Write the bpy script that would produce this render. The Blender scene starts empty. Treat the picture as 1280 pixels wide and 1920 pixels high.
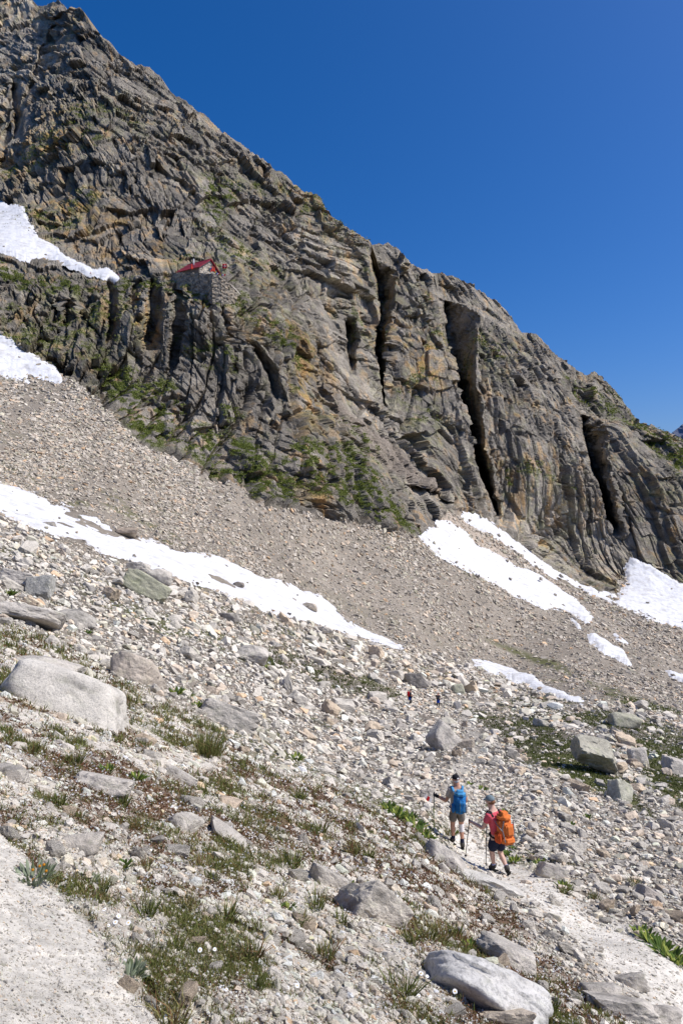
import bpy, bmesh, math, random
import numpy as np
from mathutils import Vector, Matrix

random.seed(7)
rng = np.random.default_rng(7)
D = bpy.data
scene = bpy.context.scene
COL = scene.collection

# ------------------------------------------------------------------ camera, world, sun, exposure
F = 1280.0                                   # focal length in photo pixels (24 mm on a 24 mm wide portrait frame)
cam_d = D.cameras.new('camera')
cam_d.sensor_fit = 'HORIZONTAL'; cam_d.sensor_width = 24.0; cam_d.lens = 24.0
cam_d.clip_start = 0.1; cam_d.clip_end = 40000
cam = D.objects.new('camera', cam_d); COL.objects.link(cam)
cam.location = (0, 0, 0); cam.rotation_euler = (math.radians(90), 0, 0)
scene.camera = cam

SUN_EL, SUN_AZ = math.radians(51), math.radians(96)     # azimuth clockwise from +Y (straight ahead)
w = D.worlds.new('World'); scene.world = w; w.use_nodes = True
nt = w.node_tree
bg = nt.nodes['Background']
sky = nt.nodes.new('ShaderNodeTexSky'); sky.sky_type = 'NISHITA'
sky.sun_disc = False; sky.sun_elevation = SUN_EL; sky.sun_rotation = SUN_AZ
sky.altitude = 1000; sky.air_density = 1.0; sky.dust_density = 4.0; sky.ozone_density = 6.0
hs = nt.nodes.new('ShaderNodeHueSaturation'); hs.inputs['Saturation'].default_value = 1.34
vm = nt.nodes.new('ShaderNodeVectorMath'); vm.operation = 'MULTIPLY'; vm.inputs[1].default_value = (1, .99, 1.16)   # deep polarised blue
nt.links.new(sky.outputs[0], hs.inputs['Color']); nt.links.new(hs.outputs[0], vm.inputs[0]); nt.links.new(vm.outputs[0], bg.inputs['Color'])
bg.inputs['Strength'].default_value = 0.114
sd = D.lights.new('sun', 'SUN'); sd.energy = 4.9; sd.angle = math.radians(0.5); sd.color = (1.0, 0.955, 0.89)
so = D.objects.new('sun', sd); COL.objects.link(so)
sdir = Vector((math.sin(SUN_AZ)*math.cos(SUN_EL), math.cos(SUN_AZ)*math.cos(SUN_EL), math.sin(SUN_EL)))
so.rotation_euler = sdir.to_track_quat('Z', 'Y').to_euler(); so.location = (50, -20, 80)
vs = scene.view_settings
scene.display_settings.display_device = 'sRGB'
vs.view_transform = 'Standard'; vs.look = 'None'; vs.exposure = 0.0; vs.gamma = 1.0; vs.use_curve_mapping = False

# ------------------------------------------------------------------ numpy noise
def h3(ix, iy, iz, seed):
    h = (ix.astype(np.uint32)*np.uint32(374761393)) ^ (iy.astype(np.uint32)*np.uint32(668265263)) ^ \
        (iz.astype(np.uint32)*np.uint32(2147483647 - 61)) ^ np.uint32((seed*2654435761) & 0xffffffff)
    h = (h ^ (h >> np.uint32(13)))*np.uint32(1274126177)
    h = (h ^ (h >> np.uint32(15)))*np.uint32(2246822519)
    return h ^ (h >> np.uint32(16))

def hf(h): return (h & np.uint32(0xffffff)).astype(np.float32)/np.float32(0xffffff)

def vnoise(p, seed=0):
    """value noise in [-1,1]; p is (n,3)"""
    f = np.floor(p); i = f.astype(np.int32); t = (p - f).astype(np.float32); t = t*t*t*(t*(t*6-15)+10)
    r = 0
    for a in (0, 1):
        wx = t[:, 0] if a else 1-t[:, 0]
        for b in (0, 1):
            wy = t[:, 1] if b else 1-t[:, 1]
            for c in (0, 1):
                wz = t[:, 2] if c else 1-t[:, 2]
                r = r + wx*wy*wz*hf(h3(i[:, 0]+a, i[:, 1]+b, i[:, 2]+c, seed))
    return r*2-1

def fbm(p, seed=0, oct=4, gain=.5):
    r = 0; a = 1; s = 0
    for k in range(oct):
        r = r + a*vnoise(p*(2.03**k) + 17.3*k, seed+k); s += a; a *= gain
    return r/s

def facets(p, seed=0, tilt=.9, block=False, ids=False, zw=1.0):
    """blocky broken-rock relief: every Voronoi cell is a tilted flat face; returns (height, edge closeness)"""
    f = np.floor(p).astype(np.int32); n = len(p)
    d1 = np.full(n, 9., np.float32); d2 = np.full(n, 9., np.float32); val = np.zeros(n, np.float32)
    for a in (-1, 0, 1):
        for b in (-1, 0, 1):
            for c in (-1, 0, 1):
                ix, iy, iz = f[:, 0]+a, f[:, 1]+b, f[:, 2]+c
                h = h3(ix, iy, iz, seed)
                hx = (h & np.uint32(1023)).astype(np.float32)/1023; hy = ((h >> np.uint32(10)) & np.uint32(1023)).astype(np.float32)/1023
                hz = ((h >> np.uint32(20)) & np.uint32(1023)).astype(np.float32)/1023
                dx = (p[:, 0]-ix-hx).astype(np.float32); dy = (p[:, 1]-iy-hy).astype(np.float32); dz = (p[:, 2]-iz-hz).astype(np.float32)
                d = np.maximum(np.maximum(np.abs(dx), np.abs(dy)), np.abs(dz))**2 if block else dx*dx+dy*dy+dz*dz
                g = h*np.uint32(2654435761); g = g ^ (g >> np.uint32(15))
                tx = (g & np.uint32(1023)).astype(np.float32)/511.5-1; ty = ((g >> np.uint32(10)) & np.uint32(1023)).astype(np.float32)/511.5-1
                tz = ((g >> np.uint32(20)) & np.uint32(1023)).astype(np.float32)/511.5-1
                v = hx if ids else (hx+hy-hz-.5) + tilt*(tx*dx+ty*dy+zw*tz*dz)
                m = d < d1
                d2 = np.where(m, d1, np.minimum(d2, d)); val = np.where(m, v, val); d1 = np.where(m, d, d1)
    return val, np.sqrt(d2)-np.sqrt(d1)

def inpoly(x, y, poly):
    r = np.zeros(x.shape, bool); n = len(poly)
    xs = [q[0] for q in poly]; ys = [q[1] for q in poly]
    box = (x > min(xs)) & (x < max(xs)) & (y > min(ys)) & (y < max(ys))
    bx, by = x[box], y[box]; rr = np.zeros(bx.shape, bool)
    for k in range(n):
        x1, y1 = poly[k]; x2, y2 = poly[(k+1) % n]
        if y1 == y2: continue
        c = ((y1 > by) != (y2 > by)) & (bx < (x2-x1)*(by-y1)/(y2-y1)+x1)
        rr ^= c
    r[box] = rr
    return r

def blur(m, k):
    for ax in (0, 1):
        c = np.cumsum(np.concatenate([np.repeat(np.take(m, [0], ax), k+1, ax), m, np.repeat(np.take(m, [-1], ax), k, ax)], ax), axis=ax, dtype=np.float64)
        a = np.take(c, range(2*k+1, c.shape[ax]), ax); b = np.take(c, range(0, c.shape[ax]-2*k-1), ax)
        m = ((a-b)/(2*k+1)).astype(np.float32)
    return m

def sstep(a, b, x):
    t = np.clip((x-a)/(b-a), 0, 1); return t*t*(3-2*t)

# ------------------------------------------------------------------ mesh + object helpers
def np_mesh(name, v, f, cols=None, smooth=False):
    v = np.ascontiguousarray(v, np.float32); f = np.ascontiguousarray(f, np.int32)
    me = D.meshes.new(name); k = f.shape[1]
    me.vertices.add(len(v)); me.vertices.foreach_set('co', v.ravel())
    me.loops.add(f.size); me.loops.foreach_set('vertex_index', f.ravel())
    me.polygons.add(len(f)); me.polygons.foreach_set('loop_start', np.arange(0, f.size, k, dtype=np.int32))
    me.polygons.foreach_set('use_smooth', np.full(len(f), smooth, bool))
    if cols is not None:
        at = me.color_attributes.new('tint', 'FLOAT_COLOR', 'POINT')
        c4 = np.ones((len(v), 4), np.float32); c4[:, :3] = cols
        at.data.foreach_set('color', c4.ravel())
    me.update(calc_edges=True); me.validate()
    return me

def link(name, me, mat=None, parent=None, label=None, cat=None, group=None, kind=None):
    o = D.objects.new(name, me); COL.objects.link(o)
    if mat is not None and not me.materials: me.materials.append(mat)
    if parent is not None: o.parent = parent
    tag(o, label, cat, group, kind)
    return o

def tag(o, label=None, cat=None, group=None, kind=None):
    if label: o['label'] = label
    if cat: o['category'] = cat
    if group: o['group'] = group
    if kind: o['kind'] = kind
    return o

def empty(name, loc, label, cat, group=None, rz=0):
    o = D.objects.new(name, None); COL.objects.link(o); o.location = loc; o.rotation_euler = (0, 0, rz)
    return tag(o, label, cat, group)

# ------------------------------------------------------------------ materials
def mat_new(name, rough=.9, spec=.25):
    m = D.materials.new(name); m.use_nodes = True
    b = m.node_tree.nodes['Principled BSDF']; b.inputs['Roughness'].default_value = rough
    b.inputs['Specular IOR Level'].default_value = spec
    return m, m.node_tree, b

def rock_material(name, scales, bumps, contrast=.5, speck=None, rough=.92):
    """vertex tint x layered noise, with layered bump; scales in 1/metres"""
    m, nt, b = mat_new(name, rough, .2)
    N, L = nt.nodes.new, nt.links.new
    tc = N('ShaderNodeTexCoord'); at = N('ShaderNodeAttribute'); at.attribute_name = 'tint'
    col = at.outputs['Color']
    for s, c in scales:
        n = N('ShaderNodeTexNoise'); n.inputs['Scale'].default_value = s; n.inputs['Detail'].default_value = 8; n.inputs['Roughness'].default_value = .68
        L(tc.outputs['Object'], n.inputs['Vector'])
        mr = N('ShaderNodeMapRange'); mr.inputs['From Min'].default_value = .3; mr.inputs['From Max'].default_value = .7
        mr.inputs['To Min'].default_value = 1-c; mr.inputs['To Max'].default_value = 1+c
        L(n.outputs['Fac'], mr.inputs['Value'])
        mx = N('ShaderNodeVectorMath'); mx.operation = 'SCALE'
        L(col, mx.inputs[0]); L(mr.outputs['Result'], mx.inputs['Scale']); col = mx.outputs['Vector']
    if speck:
        vo = N('ShaderNodeTexNoise'); vo.inputs['Scale'].default_value = speck; vo.inputs['Detail'].default_value = 2
        L(tc.outputs['Object'], vo.inputs['Vector'])
        cr = N('ShaderNodeValToRGB'); cr.color_ramp.elements[0].position = .36; cr.color_ramp.elements[0].color = (.45, .45, .47, 1)
        cr.color_ramp.elements[1].position = .47; cr.color_ramp.elements[1].color = (1, 1, 1, 1)
        L(vo.outputs['Fac'], cr.inputs['Fac'])
        mm = N('ShaderNodeMix'); mm.data_type = 'RGBA'; mm.blend_type = 'MULTIPLY'; mm.inputs['Factor'].default_value = .5
        L(col, mm.inputs['A']); L(cr.outputs['Color'], mm.inputs['B']); col = mm.outputs['Result']
    L(col, b.inputs['Base Color'])
    prev = None
    for s, dist, st in bumps:
        n = N('ShaderNodeTexNoise'); n.inputs['Scale'].default_value = s; n.inputs['Detail'].default_value = 10; n.inputs['Roughness'].default_value = .7
        L(tc.outputs['Object'], n.inputs['Vector'])
        bp = N('ShaderNodeBump'); bp.inputs['Strength'].default_value = st; bp.inputs['Distance'].default_value = dist
        L(n.outputs['Fac'], bp.inputs['Height'])
        if prev is not None: L(prev.outputs['Normal'], bp.inputs['Normal'])
        prev = bp
    if prev is not None: L(prev.outputs['Normal'], b.inputs['Normal'])
    return m

M_cliff = rock_material('cliff_rock', [(.08, .25), (.9, .35)], [(.5, 2.5, 1.0), (1.7, .9, .9)])
M_scree = rock_material('scree_rock', [(.1, .12), (1.2, .3)], [(.8, .6, .9)])
M_ground = rock_material('ground_soil', [(1.2, .2), (14, .3)], [(5, .06, .7), (45, .012, .8)])
M_rock = rock_material('broken_stone', [(.9, .14), (7, .22)], [(2.2, .22, .7), (14, .03, .6)])
M_granite = rock_material('granite', [(.9, .12), (5, .16)], [(3, .12, .5), (30, .015, .8)], speck=38)

def plain(name, col, rough=.8, spec=.3, noise=None, bump=None, trans=0):
    m, nt, b = mat_new(name, rough, spec)
    N, L = nt.nodes.new, nt.links.new
    tc = N('ShaderNodeTexCoord')
    n = N('ShaderNodeTexNoise'); n.inputs['Scale'].default_value = noise or 20; n.inputs['Detail'].default_value = 5
    L(tc.outputs['Object'], n.inputs['Vector'])
    cr = N('ShaderNodeValToRGB')
    cr.color_ramp.elements[0].position = .3; cr.color_ramp.elements[1].position = .7
    cr.color_ramp.elements[0].color = (*[c*.8 for c in col], 1); cr.color_ramp.elements[1].color = (*[min(1, c*1.15) for c in col], 1)
    L(n.outputs['Fac'], cr.inputs['Fac']); L(cr.outputs['Color'], b.inputs['Base Color'])
    if bump:
        bp = N('ShaderNodeBump'); bp.inputs['Distance'].default_value = bump; bp.inputs['Strength'].default_value = .8
        L(n.outputs['Fac'], bp.inputs['Height']); L(bp.outputs['Normal'], b.inputs['Normal'])
    return m

def leaf_material(name):
    m, nt, b = mat_new(name, .6, .2)
    N, L = nt.nodes.new, nt.links.new
    at = N('ShaderNodeAttribute'); at.attribute_name = 'tint'; L(at.outputs['Color'], b.inputs['Base Color'])
    tr = N('ShaderNodeBsdfTranslucent'); L(at.outputs['Color'], tr.inputs['Color'])
    ms = N('ShaderNodeMixShader'); ms.inputs[0].default_value = .35
    L(b.outputs[0], ms.inputs[1]); L(tr.outputs[0], ms.inputs[2]); L(ms.outputs[0], nt.nodes['Material Output'].inputs['Surface'])
    return m
M_leaf = leaf_material('leaves')

def snow_material():
    m, nt, b = mat_new('old_snow', .65, .3)
    N, L = nt.nodes.new, nt.links.new
    tc = N('ShaderNodeTexCoord'); n = N('ShaderNodeTexNoise'); n.inputs['Scale'].default_value = .35; n.inputs['Detail'].default_value = 9; n.inputs['Roughness'].default_value = .65
    L(tc.outputs['Object'], n.inputs['Vector'])
    cr = N('ShaderNodeValToRGB'); cr.color_ramp.elements[0].position = .30; cr.color_ramp.elements[0].color = (.46, .44, .41, 1)
    cr.color_ramp.elements[1].position = .52; cr.color_ramp.elements[1].color = (.67, .672, .68, 1)
    L(n.outputs['Fac'], cr.inputs['Fac']); L(cr.outputs['Color'], b.inputs['Base Color'])
    bp = N('ShaderNodeBump'); bp.inputs['Distance'].default_value = .35; bp.inputs['Strength'].default_value = .5
    n2 = N('ShaderNodeTexNoise'); n2.inputs['Scale'].default_value = .9; n2.inputs['Detail'].default_value = 5; L(tc.outputs['Object'], n2.inputs['Vector'])
    L(n2.outputs['Fac'], bp.inputs['Height']); L(bp.outputs['Normal'], b.inputs['Normal'])
    return m
M_snow = snow_material()

# ------------------------------------------------------------------ the land: survey points (bearing column, bearing row, distance ahead in m)
CREST = [(-420,-190),(-100,-75),(0,-45),(40,-20),(60,0),(72,12),(90,5),(107,0),(120,10),(132,22),(140,14),(147,10),(157,22),(165,37),(172,50),(200,72),(227,102),(250,118),(280,125),(300,142),
 (320,172),(350,190),(390,220),(425,255),(450,272),(475,290),(505,310),(525,320),(555,345),(570,360),(576,357),(584,359),(600,372),(607,392),(640,415),(650,425),(700,459),(715,456),(729,453),(751,470),
 (768,490),(807,512),(830,512),(869,524),(909,549),(942,574),(959,594),(976,619),(1010,630),(1038,656),(1066,681),(1091,698),(1102,703),(1108,697),(1114,697),(1135,714),(1151,729),(1163,746),(1179,767),
 (1186,777),(1196,784),(1204,796),(1210,798),(1218,795),(1238,808),(1248,811),(1280,822),(1400,880),(1720,1000)]
CP = [(-420,-190,560),(-100,-75,540),(0,-45,520),(60,0,505),(107,0,480),(147,10,428),(250,118,424),(350,190,420),(450,272,416),(582,359,414),(729,453,418),(830,512,436),(976,619,442),(1114,698,452),
 (1218,795,450),(1280,822,430),(1720,1000,380),
 (-420,200,400),(0,120,440),(0,250,385),(0,340,350),(150,250,350),(300,300,352),(300,420,312),(450,400,352),(600,480,360),(200,400,315),(520,500,335),
 (-420,380,320),(0,382,335),(0,470,268),(100,465,292),(215,515,270),(330,500,274),(400,500,277),(440,535,276),(-420,470,260),
 (0,498,250),(100,526,248),(200,534,246),(300,534,246),(380,550,246),(440,565,250),(500,600,262),(0,570,232),(200,610,230),(350,640,236),(120,600,232),
 (0,640,214),(110,690,212),(200,690,216),(300,720,224),(300,830,188),(400,880,184),(480,930,180),(560,960,190),(690,985,215),(790,1003,240),(-420,600,190),
 (500,750,240),(590,800,238),(560,680,262),(640,760,292),(700,820,290),(760,900,264),(820,960,282),(700,880,250),(640,850,240),(560,850,214),(700,940,226),
 (650,600,352),(720,700,338),(780,800,326),(860,940,311),(860,968,302),(900,700,366),(1000,900,342),(1000,1052,318),(1080,1102,312),(1150,1112,312),(1100,850,374),(1185,1055,332),
 (1280,1095,322),(1280,950,362),(1200,900,372),(1720,1150,290),
 (0,720,196),(0,800,150),(0,895,112),(0,965,86),(0,1040,56),(0,1100,38),(0,1180,24),(200,770,192),(200,900,140),(200,975,112),(200,1050,86),(200,1120,58),(200,1180,40),(200,1240,27),
 (400,950,160),(400,1040,128),(400,1120,94),(400,1200,60),(400,1280,37),(400,1340,24),(640,1050,190),(640,1150,140),(640,1210,112),(640,1290,76),(640,1350,50),(640,1420,30),(640,1470,20.5),
 (793,1322,85),(793,1250,120),(760,1215,128),(860,1100,208),(860,1030,258),(800,1390,47),(830,1440,30),(855,1500,23),(855,1588,17),(932,1640,15),
 (960,1260,150),(1000,1180,205),(1000,1120,245),(1000,1400,45),(1000,1330,85),(1000,1480,26),(1000,1560,19),(1110,1160,232),(1150,1210,205),(1150,1280,132),(1150,1350,70),(1150,1440,38),(1150,1520,26),(1150,1600,18.5),
 (1280,1180,262),(1280,1260,190),(1280,1330,112),(1280,1400,58),(1280,1480,33),(1280,1560,22),(1280,1700,13.3),(1280,1800,9.8),(1280,1920,6.9),
 (1720,1300,200),(1720,1400,90),(1720,1500,42),(1720,1700,16),(1720,1920,7.5),(1720,2600,3.2),
 (-420,800,110),(-420,1000,38),(-420,1100,17),(1050,1680,13),(1100,1760,10.2)]
def near_plane(px, py):
    u = (px-640)/F; v = (960-py)/F
    q = v+.43*u+.343
    return -1.33/q if q < -.03 else 1e9
for py in list(range(1250, 1960, 45))+[2050, 2200, 2400, 2620]:
    for px in (-420, -200, 0, 130, 260, 400, 530, 660, 800, 950, 1100, 1280, 1500, 1720):
        y = near_plane(px, py)
        if y < 14.5 and not (px > 860 and py < 1800) and not (px > 1200 and py < 1900): CP.append((px, py, y))
CP = np.array(CP, np.float64)

def rbf_fit(x, y, z):
    n = len(x); r2 = (x[:, None]-x[None])**2+(y[:, None]-y[None])**2
    K = .5*r2*np.log(r2+1e-9); K[r2 == 0] = 0; K += np.eye(n)*.02
    P = np.stack([np.ones(n), x, y], 1)
    A = np.block([[K, P], [P.T, np.zeros((3, 3))]])
    return np.linalg.solve(A, np.concatenate([z, [0, 0, 0]]))
cw = rbf_fit(CP[:, 0]/300, CP[:, 1]/300, np.log(CP[:, 2]))
def rbf_eval(px, py):
    x = px.ravel()/300; y = py.ravel()/300; out = np.empty(x.shape)
    for s in range(0, len(x), 20000):
        a, b = x[s:s+20000], y[s:s+20000]
        r2 = (a[:, None]-CP[None, :, 0]/300)**2+(b[:, None]-CP[None, :, 1]/300)**2+1e-9
        out[s:s+20000] = (.5*r2*np.log(r2))@cw[:-3]+cw[-3]+cw[-2]*a+cw[-1]*b
    return out.reshape(px.shape)

# grid of bearings: fine inside the view, coarser to both sides
cols = np.concatenate([np.arange(-420, -40, 7.0), np.arange(-40, 1320, 1.5), np.arange(1320, 1721, 7.0)])
NS, NB = 1020, 46
cx = np.array([c[0] for c in CREST], float); cy = np.array([c[1] for c in CREST], float)
crest = np.interp(cols, cx, cy)
c3 = np.stack([cols/14, cols*0+.5, cols*0+.5], 1); crest = crest + 6.5*fbm(c3*1.5, 91, 5, .72)
s = np.linspace(0, 1, NS)[:, None]
PYt = crest[None]+(1965-crest[None])*s
PYb = 1965+np.cumsum(np.linspace(2.2, 26, NB))[:, None]+0*crest[None]
PY = np.concatenate([PYt, PYb], 0); NR = len(PY); NC = len(cols)
PX = np.repeat(cols[None], NR, 0)
# coarse depth evaluation then bilinear resample
gx = np.arange(-420, 1740, 10.0); gy = np.arange(-220, 2680, 10.0)
GX, GY = np.meshgrid(gx, gy)
LG = rbf_eval(GX, GY)
def bil(G, px, py):
    fx = np.clip((px-gx[0])/10, 0, len(gx)-1.001); fy = np.clip((py-gy[0])/10, 0, len(gy)-1.001)
    i = fx.astype(int); j = fy.astype(int); a = fx-i; b = fy-j
    return G[j, i]*(1-a)*(1-b)+G[j, i+1]*a*(1-b)+G[j+1, i]*(1-a)*b+G[j+1, i+1]*a*b
LD = bil(LG, PX, PY)
print('depth range', np.exp(LD.min()), np.exp(LD.max()))

# gullies: at the left lip the rock drops back, then a shaded face comes forward again to the right lip
GUL = [([(696,470),(700,490),(712,560),(704,640),(710,700),(718,760)], [(752,480),(745,500),(742,560),(728,620),(722,700),(722,762)], 58),
       ([(830,555),(834,580),(842,640),(855,700),(868,780),(890,850),(905,900),(930,965)], [(896,570),(897,600),(895,640),(890,690),(896,740),(906,810),(914,860),(934,966)], 78),
       ([(1088,770),(1092,800),(1101,840),(1115,890),(1130,940),(1152,1000)], [(1138,780),(1137,810),(1139,860),(1141,910),(1151,960),(1163,1001)], 66),
       ([(648,600),(652,640),(655,700)], [(668,600),(676,640),(665,702)], 30),
       ([(566,430),(560,470),(556,540)], [(572,430),(574,470),(568,540)], 8),
       ([(203,524),(206,580),(198,650)], [(219,524),(228,580),(214,650)], 16),
       ([(283,520),(280,600),(274,660)], [(297,520),(304,600),(294,660)], 16),
       ([(334,535),(330,620),(318,700)], [(346,535),(348,620),(332,700)], 12),
       ([(133,535),(124,600),(115,670)], [(142,535),(136,600),(124,670)], 9), ([(252,528),(250,590)], [(262,528),(264,590)], 10), ([(470,640),(500,700),(520,760)], [(486,640),(524,700),(540,760)], 14),
       ([(24,150),(30,220),(24,270)], [(40,150),(52,220),(44,270)], 16),
       ([(0,330),(10,250),(48,175),(90,60),(131,22)], [(40,330),(60,250),(86,175),(118,60),(150,22)], 7),
       ([(415,560),(430,640),(450,720)], [(424,560),(446,640),(462,720)], 7),
       ([(585,640),(600,700),(602,760)], [(600,640),(622,700),(616,760)], 10)]
wob = 6*fbm(np.stack([PX.ravel()/30, PY.ravel()/22, PX.ravel()*0], 1), 5, 4, .6).reshape(PX.shape)
ddep = np.zeros(PX.shape); gmask = np.zeros(PX.shape)
for lf, rt, dep in GUL:
    ly = [q[1] for q in lf]; lx = [q[0] for q in lf]; ry = [q[1] for q in rt]; rx = [q[0] for q in rt]
    a = np.interp(PY, ly, lx) if ly[0] < ly[-1] else np.interp(PY, ly[::-1], lx[::-1])
    b = np.interp(PY, ry, rx) if ry[0] < ry[-1] else np.interp(PY, ry[::-1], rx[::-1])
    x = PX+wob
    y0, y1 = min(ly), max(ly)
    fade = sstep(y0-8, y0+16, PY)*(1-sstep(y1-30, y1+8, PY))
    t = (x-a)/np.maximum(b-a, 1)
    prof = np.where(t < 0, np.clip(1+t*6, 0, 1), np.clip(1-t, 0, 1))
    ddep = np.maximum(ddep, dep*prof*fade)
    if dep > 12: gmask = np.maximum(gmask, ((t > -.3) & (t < 1.12))*sstep(y0-14, y0+4, PY)*(1-sstep(y1-10, y1+14, PY)))
# the skyline set back above the clefts, so that they open upwards
crestg = np.interp(PX, cols, crest)
def setback(poly, dep):
    m = blur(inpoly(PX+wob*.6, PY+wob*.6, poly).astype(np.float32), 2)
    return dep*m
ddep = np.maximum(ddep, setback([(694,430),(764,430),(754,486),(745,500),(702,492),(697,474)], 46))
ddep = np.maximum(ddep, setback([(812,480),(870,500),(990,600),(992,634),(940,606),(900,582),(870,572),(832,566),(818,545)], 62))
ddep = np.maximum(ddep, setback([(1076,670),(1120,680),(1200,780),(1190,800),(1150,786),(1136,788),(1090,780),(1070,735)], 50))
# dark slot under an overhang above the snow on the right
t = (PY+wob-np.interp(PX, [760,800,850], [905,918,948]))/26
slot = np.where((t > 0) & (t < 1), 1-t, 0)*sstep(760, 785, PX)*(1-sstep(825, 850, PX))
ddep = ddep+14*slot
Y = np.exp(LD)+ddep
P = np.stack([(PX-640)/F*Y, Y, (960-PY)/F*Y], -1)

def grid_normals(P):
    du = np.gradient(P, axis=1); dv = np.gradient(P, axis=0)
    n = np.cross(dv, du); n /= np.linalg.norm(n, axis=-1, keepdims=True)+1e-9
    flip = np.sum(n*P, -1) > 0; n[flip] *= -1
    return n

# ------------------------------------------------------------------ zones
BASE = [(-420,560),(0,628),(60,668),(110,694),(150,712),(220,790),(270,832),(350,872),(450,912),(485,938),(560,962),(690,988),(790,1006),(805,985),(840,962),(870,962),(905,990),(1000,1062),(1080,1108),(1150,1118),(1172,1062),(1195,1050),(1280,1098),(1720,1180)]
rag = 9*fbm(np.stack([PX.ravel()/40, PY.ravel()/40, 0*PX.ravel()], 1), 11, 3).reshape(PX.shape)
basey = np.interp(PX, [q[0] for q in BASE], [q[1] for q in BASE])
cliff = PY+rag*1.2 < basey
cliffS = blur(cliff.astype(np.float32), 4)
def zone(polys, r=1.0, soft=3):
    m = np.zeros(PX.shape, bool)
    for q in polys: m |= inpoly(PX+rag*r, PY+rag*r*.7, q)
    return blur(m.astype(np.float32), soft)
SNOW = {
 'upper': [(-420,300),(-100,375),(0,383),(45,388),(50,410),(70,440),(100,465),(140,492),(170,505),(205,507),(222,520),(213,524),(190,519),(165,511),(145,502),(125,497),(95,487),(70,482),(40,482),(0,470),(-420,440)],
 'left': [(-420,520),(0,628),(22,635),(30,648),(60,665),(75,675),(100,690),(112,705),(105,709),(80,702),(60,697),(44,690),(52,712),(25,708),(0,702),(-420,620)],
 'band': [(-420,720),(0,900),(35,905),(80,928),(130,950),(190,975),(220,995),(260,1010),(320,1030),(400,1048),(440,1052),(500,1080),(560,1100),(610,1120),(632,1140),(650,1160),(700,1185),(765,1218),(740,1216),(700,1201),(640,1192),(610,1181),(560,1172),(520,1160),(470,1150),(430,1130),(380,1115),(320,1097),(280,1080),(240,1065),(190,1050),(150,1032),(110,1015),(70,1000),(30,983),(0,965),(-420,800)],
 'tongue': [(795,995),(805,990),(822,976),(838,974),(855,988),(875,1002),(890,1020),(910,1032),(930,1042),(950,1052),(970,1065),(990,1072),(1010,1080),(1025,1090),(1040,1100),(1060,1115),(1080,1130),(1100,1147),(1112,1160),(1105,1165),(1070,1147),(1040,1137),(1022,1140),(990,1125),(950,1107),(920,1092),(880,1072),(850,1055),(820,1037),(795,1017),(785,1012)],
 'strip': [(862,960),(885,964),(910,972),(935,992),(960,1010),(985,1030),(1010,1050),(1035,1065),(1065,1082),(1090,1097),(1120,1107),(1150,1112),(1158,1120),(1140,1121),(1160,1140),(1120,1122),(1090,1108),(1050,1090),(1020,1075),(990,1055),(960,1032),(935,1015),(905,997),(885,982),(868,972)],
 'right': [(1187,1051),(1205,1055),(1240,1075),(1280,1100),(1500,1210),(1720,1260),(1720,1380),(1500,1270),(1280,1180),(1240,1168),(1205,1157),(1165,1140),(1150,1132),(1160,1125),(1160,1110),(1182,1097),(1172,1077)],
 'small_a': [(1102,1190),(1120,1192),(1145,1215),(1165,1222),(1185,1248),(1170,1240),(1155,1232),(1130,1225),(1107,1203)],
 'small_b': [(1068,1156),(1085,1168),(1092,1178),(1080,1172)],
 'small_c': [(1147,1184),(1160,1190),(1183,1207),(1160,1200)],
 'small_d': [(1243,1254),(1262,1262),(1280,1265),(1330,1290),(1320,1300),(1280,1280),(1260,1270)],
 'mid': [(878,1238),(890,1233),(920,1245),(950,1255),(990,1267),(1020,1285),(1040,1295),(1070,1307),(1105,1320),(1090,1320),(1060,1312),(1020,1300),(985,1285),(960,1280),(940,1272),(910,1265),(885,1257),(882,1250),(905,1250)],
}
snow_raw = {}
rag2 = 13*fbm(np.stack([PX.ravel()/20, PY.ravel()/11, 0*PX.ravel()], 1), 12, 5, .65).reshape(PX.shape)
for k, q in SNOW.items():
    snow_raw[k] = inpoly(PX+rag2*(.5 if 'small' in k else 1), PY+rag2*(.4 if 'small' in k else .8), q).astype(np.float32)
snow_any = np.clip(sum(snow_raw.values()), 0, 1)
snowS = blur(snow_any, 3)
PATHC = [(1420,1990,120),(1290,1880,80),(1200,1815,62),(1110,1760,48),(1040,1700,38),(985,1658,32),(935,1632,30),(893,1600,27),(868,1570,24),(860,1530,24),(855,1490,22),(853,1455,20),(876,1420,18),(886,1385,14),(868,1352,10),(835,1330,6),(790,1322,4),(745,1322,3)]
PATH2 = [(860,1345,7),(890,1325,7),(930,1312,5),(1000,1300,3)]
pathm = np.zeros(PX.shape)
faint = (.45+.55*sstep(1470, 1560, PY))*(.75+.5*fbm(np.stack([PX.ravel()/18, PY.ravel()/18, 0*PX.ravel()], 1), 13, 3).reshape(PX.shape))
for pc in (PATHC, PATH2):
    for (x1, y1, w1), (x2, y2, w2) in zip(pc[:-1], pc[1:]):
        dx, dy = x2-x1, y2-y1; t = np.clip(((PX-x1)*dx+(PY-y1)*dy)/(dx*dx+dy*dy), 0, 1)
        d = np.hypot(PX+rag*.6-(x1+t*dx), PY+rag*.6-(y1+t*dy)); wd = w1+t*(w2-w1)
        pathm = np.maximum(pathm, 1-sstep(.55, 1.35, d/wd+.35*rag/9))
pathm = np.clip(pathm*np.where(PY < 1560, faint, 1), 0, 1)
gravel = zone([[(-420,1330),(-100,1500),(0,1555),(60,1620),(115,1690),(175,1745),(215,1830),(285,1890),(320,1930),(420,2100),(600,2650),(-420,2650)]], 2.0, 4)
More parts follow.
